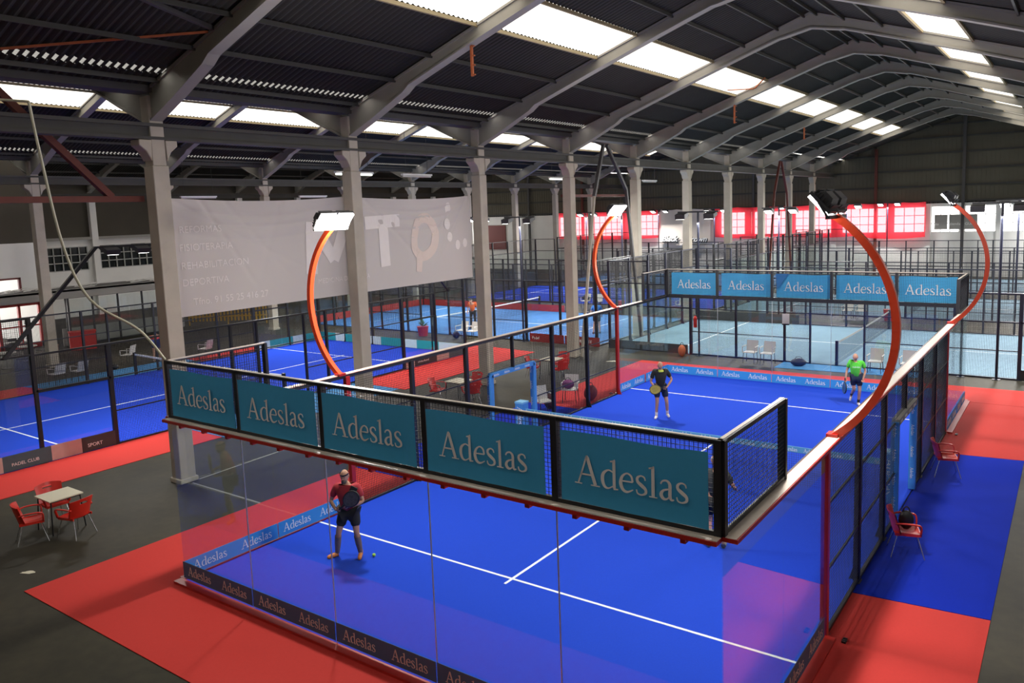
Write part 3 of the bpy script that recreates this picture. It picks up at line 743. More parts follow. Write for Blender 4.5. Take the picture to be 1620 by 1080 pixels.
lamp_arm(10.05, 4.1, 1, 'large orange-red bowed floodlight arm rising from the near right rail', True)
lamp_arm(0.0, 16.0, -1, 'thin red bowed floodlight arm with bright lamps on the far left rail', False)
lamp_arm(10.05, 16.0, 1, 'red bowed floodlight arm on the far right rail', True)

# ------------------------------------------------------------------ the other courts
def outside_strip(x0, x1, y, z0, h, m1, txt, label, rz=0, tm=None, ts=0.16, face=-1):
    t = thing('low_board', label, 'low board', (x0, y, z0), rz)
    MB().box(0, 0, 0, x1-x0, 0.008, h).build('board', m1, t)
    if txt:
        me = text_mesh(txt, ts, tm or MT['letter']); put('lettering', me, t, (0.15, -0.006, h*0.32))
    return t
classic_court(-20, 0, 0, 'left-hand blue court', (MT['turf'], 'bright royal blue'), MT['black'])
classic_court(-4.8, 34, -PI/2, 'pale court behind the main court', (MT['turf_pale'], 'glare-pale blue'), MT['navy'])
classic_court(-25.45, 34, -PI/2, 'light blue court behind the left-hand court', (MT['turf_mid'], 'worn light blue'), MT['black'])
classic_court(-4.8, 48.2, -PI/2, 'pale court in the second row back', (MT['turf_pale'], 'glare-pale blue'), MT['navy'], True)
classic_court(-25.45, 48.2, -PI/2, 'deep blue court in the second row back', (MT['turf'], 'deep blue'), MT['black'], True)
classic_court(-4.8, 61.6, -PI/2, 'pale court in the last row', (MT['turf_pale'], 'pale grey blue'), MT['navy'], True)
classic_court(-25.45, 61.6, -PI/2, 'blue court in the last row', (MT['turf_mid'], 'light blue'), MT['black'], True)
for k, (poly, mm, lb) in enumerate([
    ([(-9.97, -1.7), (-7.85, -1.7), (-7.85, 6.0), (-9.97, 6.0)], 'matred', 'red floor mat right of the left-hand court, near half'),
    ([(-9.97, 6.02), (-7.6, 6.02), (-7.6, 13.2), (-9.97, 13.2)], 'matlight', 'light blue floor mat beside the door of the left-hand court'),
    ([(-9.97, 13.22), (-7.3, 13.22), (-7.3, 21.6), (-9.97, 21.9)], 'matred', 'red floor mat right of the left-hand court, far half'),
    ([(-22.0, 20.03), (-9.97, 20.03), (-9.97, 21.9), (-22.0, 22.0)], 'matred', 'red floor mat behind the far end of the left-hand court'),
    ([(-22.0, -1.7), (-20.03, -1.7), (-20.03, 6.8), (-22.0, 6.4)], 'matred', 'red floor mat on the far left of the left-hand court'),
    ([(-22.0, 6.42), (-20.03, 6.82), (-20.03, 13.2), (-22.0, 13.2)], 'matlight', 'light blue floor mat on the far side of the left-hand court'),
    ([(-22.0, 13.22), (-20.03, 13.22), (-20.03, 20.0), (-22.0, 20.0)], 'matred', 'red floor mat behind the far left door of the left-hand court'),
    ([(3.2, 22.7), (8.2, 23.0), (8.2, 23.95), (3.2, 23.95)], 'matlight', 'faded blue mat in front of the door of the pale court'),
]):
    floor_mat_piece(poly, MT[mm], lb)
# boards of the left-hand court (glass zones)
def multi_board(pts, loc, rz, label, h=0.42, txt=None):
    t = thing('low_board', label, 'low board', loc, rz)
    for (a, c_, mm, skew) in pts:
        MB().prism([(a, 0), (c_, 0), (c_+skew, h), (a+skew*0, h)], 1, 0, 0.008).build('board', MT[mm], t)
    for (x, s_, sz) in (txt or []): put('lettering', text_mesh(s_, sz, MT['letter']), t, (x, -0.006, 0.12))
    return t
multi_board([(0, 1.0, 'pinkb', 0), (1.0, 2.2, 'greyb', 0), (2.2, 3.0, 'pinkb', 0), (3.0, 3.95, 'darkb', 0)], (-9.96, 0.0, 0.03), PI/2, 'slate and pink sponsor boards at the near right corner of the left-hand court', txt=[(1.2, 'PADEL CLUB', 0.12), (3.15, 'SPORT', 0.14)])
multi_board([(0, 0.5, 'pinkb', 0), (0.5, 1.9, 'darkb', 0), (1.9, 2.7, 'pinkb', 0), (2.7, 3.9, 'greyb', 0)], (-9.96, 16.05, 0.03), PI/2, 'charcoal, pink and slate sponsor boards at the far right corner of the left-hand court', txt=[(0.7, 'clinica dental', 0.13)])
multi_board([(0, 1.3, 'teal', 0), (1.3, 2.0, 'tealw', 0), (2.0, 3.6, 'teal', 0), (3.6, 4.6, 'tealw', 0), (4.6, 6.2, 'teal', 0), (6.2, 7.0, 'tealw', 0), (7.0, 8.4, 'teal', 0), (8.4, 10, 'tealw', 0)], (-20, 19.93, 0.05), 0, 'teal and white sponsor boards along the far end of the left-hand court', h=0.40)
multi_board([(0, 0.8, 'tealw', 0), (0.8, 2.2, 'teal', 0), (2.2, 3.0, 'tealw', 0), (3.0, 3.95, 'teal', 0)], (-19.93, 16.0, 0.05), PI/2, 'teal and white sponsor boards at the far left corner of the left-hand court', h=0.40)
outside_strip(-9.2, -7.2, 23.9, 0.02, 0.42, MT['redboard'], 'Padel', 'dark red board with white lettering under the light blue court fence', ts=0.2)
outside_strip(-7.15, -5.25, 23.9, 0.02, 0.42, MT['redboard'], 'RESTAURANTE', 'dark red board reading RESTAURANTE beside the thick black post', ts=0.2)
outside_strip(-4.7, -0.9, 23.9, 0.02, 0.40, MT['darkb'], None, 'charcoal low board under the glass of the pale court')
outside_strip(11.25, 15.1, 23.9, 0.02, 0.36, MT['black'], 'GTW | sports', 'black low board with white lettering at the right edge', ts=0.2)
outside_strip(-4.7, 0.9, 33.9, 0.02, 0.5, MT['darkb'], '- - - - - - - - - - - - - -', 'black low board with faint lettering at the back of the pale court', ts=0.12)
outside_strip(-25.3, -13.5, 33.85, 0.03, 0.42, MT['redboard'], None, 'long dark red board at the back of the light blue court')
o = outside_strip(-25.38, -15.6, 33.8, 0.03, 0.42, MT['redboard'], None, 'dark red board along the left end of the light blue court', rz=-PI/2)
# ------------------------------------------------------------------ floodlight masts of the other courts
def mast_proto():
    t = thing('floodlight_mast', 'x', 'floodlight')
    MB().tube([(0, 0, 0), (0, 0, 6.1)], 0.045, 8).build('pole', MT['navy'], t)
    MB().box(-0.9, -0.04, 6.05, 0.9, 0.04, 6.11).build('cross_bar', MT['housing'], t)
    for sx in (-0.72, 0.55):
        h = MB(); h.prism([(0.22, 5.95), (-0.22, 5.78), (-0.24, 5.98), (0.12, 6.06)], 0, sx-0.22, sx+0.22); ho = h.build('lamp_head', MT['housing'], t)
        l = MB(); l.prism([(0.20, 5.925), (-0.20, 5.775), (-0.20, 5.79), (0.20, 5.95)], 0, sx-0.18, sx+0.18); l.build('lens', MT['lampsoft'], ho)
    m = MB().box(-0.12, -0.12, 0, 0.12, 0.12, 0.02); m.build('foot_plate', MT['navy'], t)
    return t
mp = mast_proto(); first = [True]
def mast(x, y, rz, label, power=P_BACK, group='floodlight masts of the back courts'):
    if first[0]:
        t = mp; t.location = (x, y, 0); t.rotation_euler = (0, 0, rz); t['label'] = label; t['group'] = group; first[0] = False
    else: t = dup(mp, (x, y, 0), rz, label, group)
    ld = bpy.data.lights.new('mast_light', 'AREA'); ld.shape = 'RECTANGLE'; ld.size = 1.6; ld.size_y = 0.4; ld.energy = power; ld.color = (1, 0.98, 0.95)
    lo = bpy.data.objects.new('mast_lamp_light', ld); C.objects.link(lo); lo.parent = t; lo.location = (0, 0.1, 5.7); lo.rotation_euler = (math.radians(32), 0, 0)
masts = [(-0.35, 23.82, 0, 'black floodlight mast at the near side of the pale court, by its left glass'), (10.55, 23.82, 0, 'tall dark floodlight mast at the right edge of the picture'),
    (-9.5, 23.82, 0, 'black floodlight mast in front of the light blue court, right of its net'), (-20.6, 23.82, 0, 'black floodlight mast in front of the light blue court, left of its net'),
    (-0.3, 34.3, PI, 'floodlight mast on the back side of the pale court, left of its net'), (10.4, 34.3, PI, 'floodlight mast on the back side of the pale court, right of its net'),
    (-9.6, 34.3, PI, 'floodlight mast on the back side of the light blue court, right of its net'), (-20.6, 34.3, PI, 'floodlight mast on the back side of the light blue court, left of its net'),
    (-0.3, 48.6, PI, 'floodlight mast behind the pale court of the second row, left one'), (10.4, 48.6, PI, 'floodlight mast behind the pale court of the second row, right one'),
    (-9.6, 48.6, PI, 'floodlight mast behind the deep blue court, right one'), (-20.6, 48.6, PI, 'floodlight mast behind the deep blue court, left one'),
    (-0.3, 62.0, PI, 'floodlight mast nearest the end wall, second from the right'), (10.4, 62.0, PI, 'floodlight mast nearest the end wall, at the far right'),
    (-9.6, 62.0, PI, 'floodlight mast nearest the end wall, third from the right'), (-20.6, 62.0, PI, 'floodlight mast nearest the end wall, farthest left')]
for i, (x, y, rz, lb) in enumerate(masts): mast(x, y, rz, lb)
# lamps of the left-hand court: slanted black arms
def slant(x, y0, sgn, label, power=380):
    t = thing('slanted_floodlight', label, 'floodlight', (x, y0, 0))
    m = MB(); m.bar((0, 0, 3.0), (0, sgn*2.6, 5.75), 0.09, 0.09); m.build('arm', MT['black'], t)
    a, c_ = sorted((sgn*2.6, sgn*4.3)); MB().box(-0.03, a, 5.72, 0.03, c_, 5.78).build('cross_bar', MT['black'], t)
    for k in range(2):
        yy = sgn*(3.0+0.9*k)
        fx = -1 if x > -15 else 1
        h = MB().prism([(fx*0.22, 5.70), (fx*-0.18, 5.52), (fx*-0.22, 5.66), (fx*0.12, 5.80)], 1, yy-0.2, yy+0.2).build('lamp_head', MT['housing'], t)
        MB().prism([(fx*0.2, 5.68), (fx*-0.16, 5.515), (fx*-0.165, 5.525), (fx*0.195, 5.69)], 1, yy-0.16, yy+0.16).build('lens', MT['lampsoft'], h)
    ld = bpy.data.lights.new('court_light', 'AREA'); ld.shape = 'RECTANGLE'; ld.size = 0.4; ld.size_y = 1.4; ld.energy = power; ld.color = (1, 0.98, 0.95)
    lo = bpy.data.objects.new('court_lamp_light', ld); C.objects.link(lo); lo.parent = t; lo.location = (-0.1, sgn*3.45, 5.45); lo.rotation_euler = (0, math.radians(20 if x > -15 else -20), 0)
slant(-9.93, 1.3, 1, 'black slanted lamp arm at the left edge of the picture, over the left-hand court')
slant(-20.07, 13.5, 1, 'black slanted lamp arm on the far side of the left-hand court, far half')
slant(-9.93, 18.9, -1, 'black slanted lamp arm at the far right corner of the left-hand court')

# ------------------------------------------------------------------ hanging banners
def cloth(x0, x1, z0, z1, fn, nu=40, nv=16, y=0.0, th=0.004):
    m = MB(); m.grid(lambda u, v: (x0+(x1-x0)*u, y+fn(u, v), z0+(z1-z0)*v), nu, nv)
    return m
t = thing('hanging_banner', 'huge grey-white banner with faded MTO lettering hung between the first columns', 'banner', (RA-0.27, 3.35, 0), PI/2)
def sagtop(u): return 0.10*math.sin(PI*min(1, u*2 % 1))
m = MB(); LB = 11.75
def folds(u, v):
    y = 0.05*math.sin(PI*u*2)*(v**2)+0.03*math.sin(14*u-6*v)*v+0.02*math.sin(31*u+9*v)*(v**3)
    for (u0, k, a, wd) in ((0.09, 0.16, 0.045, 0.006), (0.15, 0.22, 0.03, 0.008), (0.30, -0.10, 0.03, 0.01), (0.56, 0.30, 0.03, 0.008), (0.995, -0.22, 0.05, 0.008), (0.97, -0.34, 0.04, 0.01), (0.02, 0.5, 0.03, 0.01)):
        d = u-u0-k*(1-v); y += a*math.exp(-(d/wd)**2)*max(0, v-0.15)
    for (v0, a) in ((0.95, 0.035), (0.86, 0.03), (0.74, 0.02)):
        c_ = v0-0.10*math.sin(PI*((u*2) % 1.0)); y += a*math.exp(-((v-c_)/0.018)**2)*math.sin(PI*((u*2) % 1.0))
    return y
def fnb(u, v):
    z0 = 4.02; z1 = 6.97-0.10*math.sin(PI*((u*2) % 1.0))*(1 if u < 1 else 0)
    return (LB*u, folds(u, v), z0+(z1-z0)*v)
m.grid(fnb, 260, 60); m.build('cloth', MT['greycloth'], t, smooth=True)
def fold_y(x, z):
    u = x/LB; v = (z-4.02)/2.95
    return min(folds(u, v), folds(u+0.003, v), folds(u-0.003, v))-0.004
def conform(o):
    me = o.data.copy(); bm = bmesh.new(); bm.from_mesh(me)
    for _ in range(5):
        long_ = [e for e in bm.edges if e.calc_length() > 0.12]
        if not long_: break
        bmesh.ops.subdivide_edges(bm, edges=long_, cuts=1)
    ymin = min(v.co.y for v in bm.verts)
    for v in bm.verts:
        x, z = v.co.x+o.location.x, v.co.z+o.location.z
        v.co.y = fold_y(x, z)-0.006-(0.003 if v.co.y < ymin+0.002 else 0.0)-o.location.y
    bmesh.ops.triangulate(bm, faces=bm.faces[:]); bm.to_mesh(me); bm.free(); o.data = me; return o
faint = mat('faint_white_print', (0.80, 0.74, 0.70), 0.8, noise=0.04); faint2 = mat('faint_peach_print', (0.72, 0.60, 0.53), 0.8, noise=0.04)
def big_letter(strokes, m_):
    m = MB()
    for st in strokes: ribbon(m, st, 0, len(st) > 4)
    return conform(m.build('lettering', m_, t, (0, -0.085, 0)))
big_letter([[(4.40, 4.75, .40), (4.52, 6.25, .40)], [(4.55, 6.25, .42), (5.25, 5.1, .36)], [(5.25, 5.1, .36), (5.85, 6.25, .40)], [(5.95, 6.30, .42), (6.05, 4.80, .42)]], faint)
big_letter([[(6.55, 6.15, .40), (8.05, 6.2, .40)], [(7.3, 6.1, .42), (7.38, 4.75, .42)]], faint)
big_letter([[(8.75, 5.6, .30), (8.95, 6.15, .32), (9.45, 6.2, .34), (9.8, 5.75, .36), (9.65, 5.2, .34), (9.15, 4.95, .32), (8.78, 5.2, .30), (8.75, 5.6, .30)], [(9.0, 5.1, .3), (8.9, 4.45, .26)]], faint2)
for (x, z, r) in ((10.5, 6.55, .2), (10.45, 6.0, .2), (10.55, 5.55, .17), (10.95, 5.25, .17), (11.35, 5.3, .16)):
    m = MB(); m.prism([(x+r*0.75*math.cos(k*PI/10), z+r*math.sin(k*PI/10)) for k in range(20)], 1, -0.095, -0.085); conform(m.build('print_dot', faint, t))
for s_, x, z, sz in (('REFORMAS', 0.4, 6.1, .24), ('FISIOTERAPIA', 0.35, 5.65, .25), ('REHABILITACION', 0.35, 5.2, .25), ('DEPORTIVA', 0.35, 4.78, .25), ('Tfno. 91 55 25 416 27', 0.6, 4.28, .25), ('MEDICINA DEPORTIVA', 4.6, 4.45, .2)):
    conform(put('lettering', text_mesh(s_, sz, faint), t, (x, -0.09, z)))
def hang(x0, x1, z0, z1, m_, label, folds=5, y=YG-0.55, txt=None):
    t = thing('hanging_banner', label, 'banner', (x0, y, 0))
    m = MB(); L = x1-x0
    def fn(u, v):
        z = z0+(z1-z0)*v-0.10*math.sin(PI*u)*(1-v)*1.5-0.06*math.sin(PI*((u*3) % 1))*v
        return (L*u, 0.08*math.sin(folds*PI*u)*(1-0.4*v)+0.03*math.sin(17*u+4*v), z)
    m.grid(fn, 48, 12); m.build('cloth', m_, t, smooth=True)
    for k in range(4): MB().box(0.1+(L-0.2)*k/3, 0.0, z1-0.06, 0.12+(L-0.2)*k/3, 0.56, z1-0.03).build('rope', MT['whitepl'], t)
    for (s_, x, z, sz, mm, sh) in (txt or []): put('lettering', text_mesh(s_, sz, mm, shear=sh, bold=0.05 if mm.name == 'black_print' else 0.015), t, (x, -0.13 if mm.name == 'black_print' else -0.15, z))
hang(-33.0, -21.4, 3.35, 6.05, MT['redcloth'], 'red translucent banner over the windows left of the crown banner', 6)
hang(-15.6, -9.0, 3.35, 6.05, MT['redcloth'], 'red translucent banner over the windows right of the crown banner', 4)
hang(-8.95, -2.8, 3.35, 6.03, MT['redcloth'], 'red translucent banner in the middle of the right window band', 4)
hang(-2.75, 2.25, 3.2, 6.02, MT['redcloth'], 'red translucent banner at the right end of the red row, creased', 2)
blackp = mat('black_print', (0.03, 0.03, 0.03), 0.7)
tt = [('Black', 0.15, 3.0, 0.75, MT['letter'], 0.35), ('Crown', 2.6, 2.95, 0.75, MT['letter'], 0.35)]
hang(-21.1, -16.0, 2.75, 6.05, MT['crowncloth'], 'pale banner reading Black Crown on the end wall', 3, YG-0.6, [('Black', 0.21, 2.93, 0.75, blackp, 0.35), ('Crown', 2.66, 2.88, 0.75, blackp, 0.35)]+tt)
o = bpy.data.objects.new('dummy', None); bpy.data.objects.remove(o)
t = thing('window_sign', 'grey sign panels with white writing in front of the right-hand windows', 'sign', (2.5, YG-0.25, 3.75))
for k in range(3):
    MB().box(0.35+1.05*k, 0, 0, 1.3+1.05*k, 0.02, 1.15).build('panel', MT['greyw'], t)
for k, s_ in enumerate(('tu', 'tienda', 'GUIZO')): put('lettering', text_mesh(s_, 0.3, MT['letter']), t, (0.42+1.05*k, -0.01, 0.35))
m = MB(); m.box(-43.8, YG-0.15, 2.2, -40.4, YG-0.03, 4.9); o = m.build('roller_shutter', mat('maroon_shutter', (0.14, 0.015, 0.012), 0.6)); tag(o, 'dark maroon shutter on the white end wall at the far left', 'shutter')

# ------------------------------------------------------------------ steel bracing, cables, tubes
def brace(pts_list, m_, label, name='steel_brace'):
    t = thing(name, label, 'steel brace', pts_list[0][0])
    o0 = Vector(pts_list[0][0])
    for i, (a, c_, w_, mm) in enumerate(pts_list):
        MB().bar(Vector(a)-o0, Vector(c_)-o0, w_, w_*0.9).build('strut', mm or m_, t)
    return t
X = RA+0.36
brace([((X, 21.3+0.25, 0.0), (X, 22.95, 6.9), 0.10, MT['concrete']), ((X, 22.95, 6.9), (X, 23.85, 9.15), 0.14, None), ((X, 24.15, 9.15), (X, 25.9, 7.2), 0.14, None), ((X, 25.9, 7.2), (X, 27.2, 0.05), 0.13, None)], MT['darkst'], 'tall slender A-shaped steel brace between the fourth and fifth columns')
brace([((X, 46.1, 0.05), (X, 47.5, 7.0), 0.13, None), ((X, 47.5, 7.0), (X, 48.7, 9.2), 0.14, None), ((X, 49.0, 9.2), (X, 50.3, 7.0), 0.14, None), ((X, 50.3, 7.0), (X, 51.6, 0.05), 0.13, None)], MT['rust'], 'A-shaped rusty steel brace farther back in the column row')
X = RA-0.45
brace([((X, -2.75, 6.95), (X, 3.0, 6.95), 0.15, None), ((X, 2.25, 7.0), (X, 0.1, 9.2), 0.16, None), ((X, -0.2, 9.2), (X, -1.9, 7.0), 0.16, None)], MT['rust'], 'dark red steel brace and tie beam left of the first column')
brace([((X, 21.6, 6.95), (X, 27.3, 6.95), 0.13, None)], MT['rust'], 'dark red tie beam between the fourth and fifth columns', 'tie_beam')
brace([((-2.46, 3.0, 10.33), (-4.16, -0.33, 9.75), 0.05, MT['rusto'])], MT['rusto'], 'thin orange rusty roof tie at the upper left', 'roof_tie')
brace([((-2.3, 3.0, 10.38), (-1.81, 1.5, 10.5), 0.10, None), ((-1.81, 1.5, 10.5), (-1.3, -0.1, 10.68), 0.10, None)], MT['darkst'], 'dark roof strut meeting the first roof frame at the upper left', 'roof_strut')
brace([((0.15, 25.9, 11.16), (0.75, 27.5, 11.32), 0.05, None), ((0.75, 27.5, 11.32), (1.5, 26.66, 11.6), 0.05, None)], MT['rusto'], 'rusty forked roof tie beside the fifth frame in the left skylight', 'roof_tie')
brace([((8.27, 27.6, 11.58), (8.76, 29.0, 11.42), 0.05, None), ((8.76, 29.0, 11.42), (9.42, 27.6, 11.2), 0.05, None)], MT['rusto'], 'rusty forked roof tie in the right skylight', 'roof_tie')
def cable(pts, r, m_, label, name='cable'):
    P = catmull3(pts); m = MB(); o0 = Vector(P[0]); m.tube([Vector(p)-o0 for p in P], r, 6)
    o = m.build(name, m_, None, P[0], smooth=True); tag(o, label, 'cable'); return o
def catmull3(P, n=6):
    Q = [P[0]]+list(P)+[P[-1]]; out = []
    for i in range(1, len(Q)-2):
        for k in range(n):
            t_ = k/n; a, b_, c_, d = Q[i-1], Q[i], Q[i+1], Q[i+2]
            out.append(tuple(0.5*((2*b_[j])+(-a[j]+c_[j])*t_+(2*a[j]-5*b_[j]+4*c_[j]-d[j])*t_*t_+(-a[j]+3*b_[j]-3*c_[j]+d[j])*t_**3) for j in range(3)))
    out.append(tuple(P[-1])); return out
cable([(-1.0, -1.30, 8.35), (-1.0, -1.22, 7.56), (-1.0, -1.01, 6.02), (-0.8, -0.75, 5.1), (-0.4, -0.2, 4.55), (0.0, 0.0, 4.02)], 0.022, MT['cable'], 'cream cable hanging from the roof down to the near left corner of the main court')
cable([(-1.0, -1.30, 8.35), (-2.2, -1.9, 8.5), (-4.9, -2.6, 8.9)], 0.022, MT['cable'], 'cream cable running sideways under the roof at the upper left', 'cable')
def rusty_hanger(x, y, z0, z1, label, side=1):
    t = thing('roof_hanger', label, 'hanger', (x, y, z0))
    MB().box(-0.03, -0.03, 0, 0.03, 0.03, z1-z0).build('strap', MT['rusto'], t)
    for k in range(4): MB().box(-0.03, -0.02, 0.02+0.24*k, 0.1, 0.02, 0.05+0.24*k).build('hook', MT['rusto'], t)
rusty_hanger(-0.37, 9.25, 9.88, 10.75, 'orange rusty hanger below the second roof frame')
rusty_hanger(-0.17, 27.55, 9.92, 10.75, 'rusty hanger below the fifth roof frame')
rusty_hanger(-0.6, 39.75, 9.9, 10.65, 'small rusty hanger below the seventh roof frame')
def tube_lamp(x, y, z, L, lit, label):
    t = thing('fluorescent_lamp', label, 'ceiling lamp', (x, y, z))
    MB().box(-0.06, 0, 0.03, 0.06, L, 0.09).build('fixture', MT['housew'], t)
    MB().tube([(0, 0.03, 0), (0, L-0.03, 0)], 0.03, 8).build('tube', MT['tube'] if lit else MT['whitepl'], t)
    for yy in (0.2, L-0.2): MB().box(-0.005, yy, 0.09, 0.005, yy+0.01, ZE+SL*min(abs(x-RA), abs(x-RB))-z-0.05).build('hanger_wire', MT['darkst'], t)
for x, y, z, L, lit, lb in ((-6.6, 9.9, 7.72, 1.6, True, 'lit fluorescent lamp hanging just right of the second column'), (-6.6, 12.9, 7.70, 1.5, False, 'unlit fluorescent lamp hanging left of the third column'),
        (-6.5, 22.0, 7.72, 1.6, True, 'lit fluorescent lamp hanging right of the fourth column'), (-6.5, 31.0, 7.7, 1.6, False, 'pale fluorescent lamp hanging right of the fifth column'), (-24.0, 15.2, 7.6, 2.0, False, 'small pale fluorescent lamp left of the first column, deep in the hall'), (-24.0, 22.5, 7.6, 2.0, False, 'small unlit fluorescent lamp seen above the big banner')):
    tube_lamp(x, y, z, L, lit, lb)

# ------------------------------------------------------------------ furniture
def armchair_proto():
    t = thing('plastic_armchair', 'x', 'chair')
    m = MB(); sh = []
    m.grid(lambda u, v: ((u-0.5)*0.44, -0.21+0.42*v, 0.44+0.012*math.cos(2*PI*u)-0.02*math.sin(PI*v)), 8, 6)
    m.grid(lambda u, v: ((u-0.5)*0.44*(0.97), -0.21+0.42*v, 0.425+0.012*math.cos(2*PI*u)-0.02*math.sin(PI*v)), 8, 6)
    m.box(-0.22, -0.225, 0.40, 0.22, -0.205, 0.45); m.box(-0.225, -0.21, 0.40, -0.205, 0.21, 0.45); m.box(0.205, -0.21, 0.40, 0.225, 0.21, 0.45)
    m.build('seat', MT['redpl'], t, smooth=False)
    # back shell with a slot
    m = MB()
    def bk(u, v, o):
        a = (u-0.5)*2; hw = 0.24+0.03*v; return (a*hw, 0.20+0.11*v-0.10*a*a+o, 0.43+0.40*v-0.03*a*a*v)
    for o_ in (0, 0.018):
        m.grid(lambda u, v: bk(u, v*0.70, o_), 10, 4); m.grid(lambda u, v: bk(u, 0.84+v*0.16, o_), 10, 2)
        m.grid(lambda u, v: bk(u*0.32, 0.70+v*0.14, o_), 3, 1); m.grid(lambda u, v: bk(0.68+u*0.32, 0.70+v*0.14, o_), 3, 1)
    m.grid(lambda u, v: (bk(u, 1, 0)[0], bk(u, 1, 0)[1]+0.018*v, bk(u, 1, 0)[2]), 10, 1)
    m.build('backrest', MT['redpl'], t, smooth=True)
    for sg in (-1, 1):
        m = MB(); m.tube(catmull3([(sg*0.24, 0.20, 0.62), (sg*0.28, 0.08, 0.645), (sg*0.285, -0.12, 0.64), (sg*0.27, -0.205, 0.60), (sg*0.225, -0.21, 0.44)], 4), [0.026]*17, 6, flat=0.6)
        m.build('armrest', MT['redpl'], t, smooth=True)
    for sx in (-1, 1):
        for sy in (-1, 1): MB().tube([(sx*0.17, sy*0.15, 0.43), (sx*0.25, sy*0.27, 0.0)], 0.011, 6).build('leg', MT['chrome'], t)
    return t
rc = armchair_proto(); used = [0]
def red_chair(x, y, rz, label, group=None, z=0.0):
    if not used[0]: used[0] = 1; rc.location = (x, y, z); rc.rotation_euler = (0, 0, rz); rc['label'] = label; r = rc
    else: r = dup(rc, (x, y, z), rz, label)
    if group: r['group'] = group
    return r
G = 'red plastic armchairs'
red_chair(-5.18, 0.14, math.radians(88), 'red armchair at the back of the lower left table, between table and red mat', G)
red_chair(-4.52, -0.60, math.radians(160), 'red armchair left of the lower left table, facing it', G)
red_chair(-3.98, 0.02, math.radians(-75), 'red armchair right of the lower left table, its back to the court', G)
red_chair(-4.95, 12.35, math.radians(110), 'red armchair left of the table seen through the left mesh fence', G)
red_chair(-3.62, 12.55, math.radians(-120), 'red armchair in front of the table left of the blue door frame', G)
red_chair(-4.35, 13.55, math.radians(-10), 'red armchair behind the table left of the blue door frame', G)
red_chair(-4.25, 17.05, math.radians(110), 'red armchair left of the farthest table, above the blue door frame', G)
red_chair(-3.05, 17.15, math.radians(-110), 'red armchair right of the farthest table, chrome legs towards the court', G)
red_chair(-3.7, 18.2, math.radians(-5), 'red armchair behind the farthest table', G)
red_chair(10.46, 7.56, math.radians(108), 'red armchair with a black bag on its back, nearest on the blue mat', G, 0.012)
red_chair(10.47, 12.42, math.radians(108), 'red armchair on the blue mat, farther along the right fence', G, 0.012)
def table(x, y, rz, label):
    t = thing('cafe_table', label, 'table', (x, y, 0), rz, 'cream topped cafe tables')
    MB().box(-0.34, -0.34, 0.715, 0.34, 0.34, 0.74).build('table_top', MT['beige'], t)
    m = MB(); m.box(-0.30, -0.30, 0.68, 0.30, 0.30, 0.715); m.build('apron', MT['darkst'], t)
    for sx in (-1, 1):
        for sy in (-1, 1): MB().tube([(sx*0.29, sy*0.29, 0.70), (sx*0.33, sy*0.33, 0.0)], 0.014, 6).build('leg', MT['black'], t)
table(-4.69, 0.05, 0, 'small cream topped table with black legs on the dark floor at the lower left')
table(-4.3, 12.72, 0, 'cream topped table left of the blue door frame, behind the mesh fence')
table(-3.6, 17.35, 0, 'cream topped table near the fourth column, above the blue door frame')
def white_chair_proto():
    t = thing('white_armchair', 'x', 'chair')
    MB().box(-0.23, -0.22, 0.42, 0.23, 0.2, 0.45).build('seat', MT['whitepl'], t)
    m = MB(); m.grid(lambda u, v: ((u-0.5)*0.46, 0.20+0.10*v, 0.45+0.42*v), 6, 4); m.grid(lambda u, v: ((u-0.5)*0.46, 0.215+0.10*v, 0.45+0.42*v), 6, 4); m.build('backrest', MT['whitepl'], t)
    for sg in (-1, 1): MB().tube([(sg*0.25, 0.24, 0.66), (sg*0.26, -0.2, 0.66), (sg*0.25, -0.2, 0.43)], 0.02, 6).build('armrest', MT['whitepl'], t)
    for sx in (-1, 1):
        for sy in (-1, 1): MB().tube([(sx*0.21, sy*0.19, 0.43), (sx*0.23, sy*0.22, 0)], 0.013, 6).build('leg', MT['darkst'], t)
    return t
wc = white_chair_proto(); usedw = [0]
def white_chair(x, y, rz, label, z=0):
    if not usedw[0]: usedw[0] = 1; wc.location = (x, y, z); wc.rotation_euler = (0, 0, rz); wc['label'] = label; r = wc
    else: r = dup(wc, (x, y, z), rz, label)
    r['group'] = 'white armchairs'
white_chair(2.05, 23.3, math.radians(0), 'pale armchair in front of the pale court mesh, left one of the left pair')
white_chair(2.75, 23.3, math.radians(0), 'pale armchair in front of the pale court mesh, right one of the left pair')
white_chair(6.75, 23.3, math.radians(0), 'pale armchair above the green shirted player, left one of the right pair')
white_chair(7.85, 23.3, math.radians(0), 'pale armchair behind the big orange lamp arm, right one of the right pair')
white_chair(-21.2, 7.4, math.radians(-80), 'white armchair behind the left-hand court fence, left one of the pair', 0.012)
white_chair(-21.0, 8.2, math.radians(-80), 'white armchair behind the left-hand court fence, right one of the pair', 0.012)
white_chair(-23.0, 11.3, math.radians(-60), 'white plastic chair near the person bending over')
white_chair(-20.9, 13.9, math.radians(-70), 'white chair beside the red mat below the big banner', 0.012)
white_chair(-13.0, 23.3, 0, 'white chair in front of the light blue court, beside the orange shirted person')
white_chair(-12.3, 23.3, 0, 'white chair touching the third column in the view, in front of the light blue court')
white_chair(2.5, 37.3, 0, 'white chair in the aisle behind the pale court, left one')
white_chair(3.2, 37.3, 0, 'white chair in the aisle behind the pale court, right one')
white_chair(-13.6, 36.6, 0, 'white chair in the aisle behind the light blue court, left one')
white_chair(-12.7, 36.6, 0, 'white chair in the aisle behind the light blue court, right one')
white_chair(-6.9, 36.6, 0, 'white chair in the back aisle just left of the thin red lamp arm')
white_chair(-0.9, 14.4, math.radians(20), 'white chair with bags left of the main court fence', 0.012)
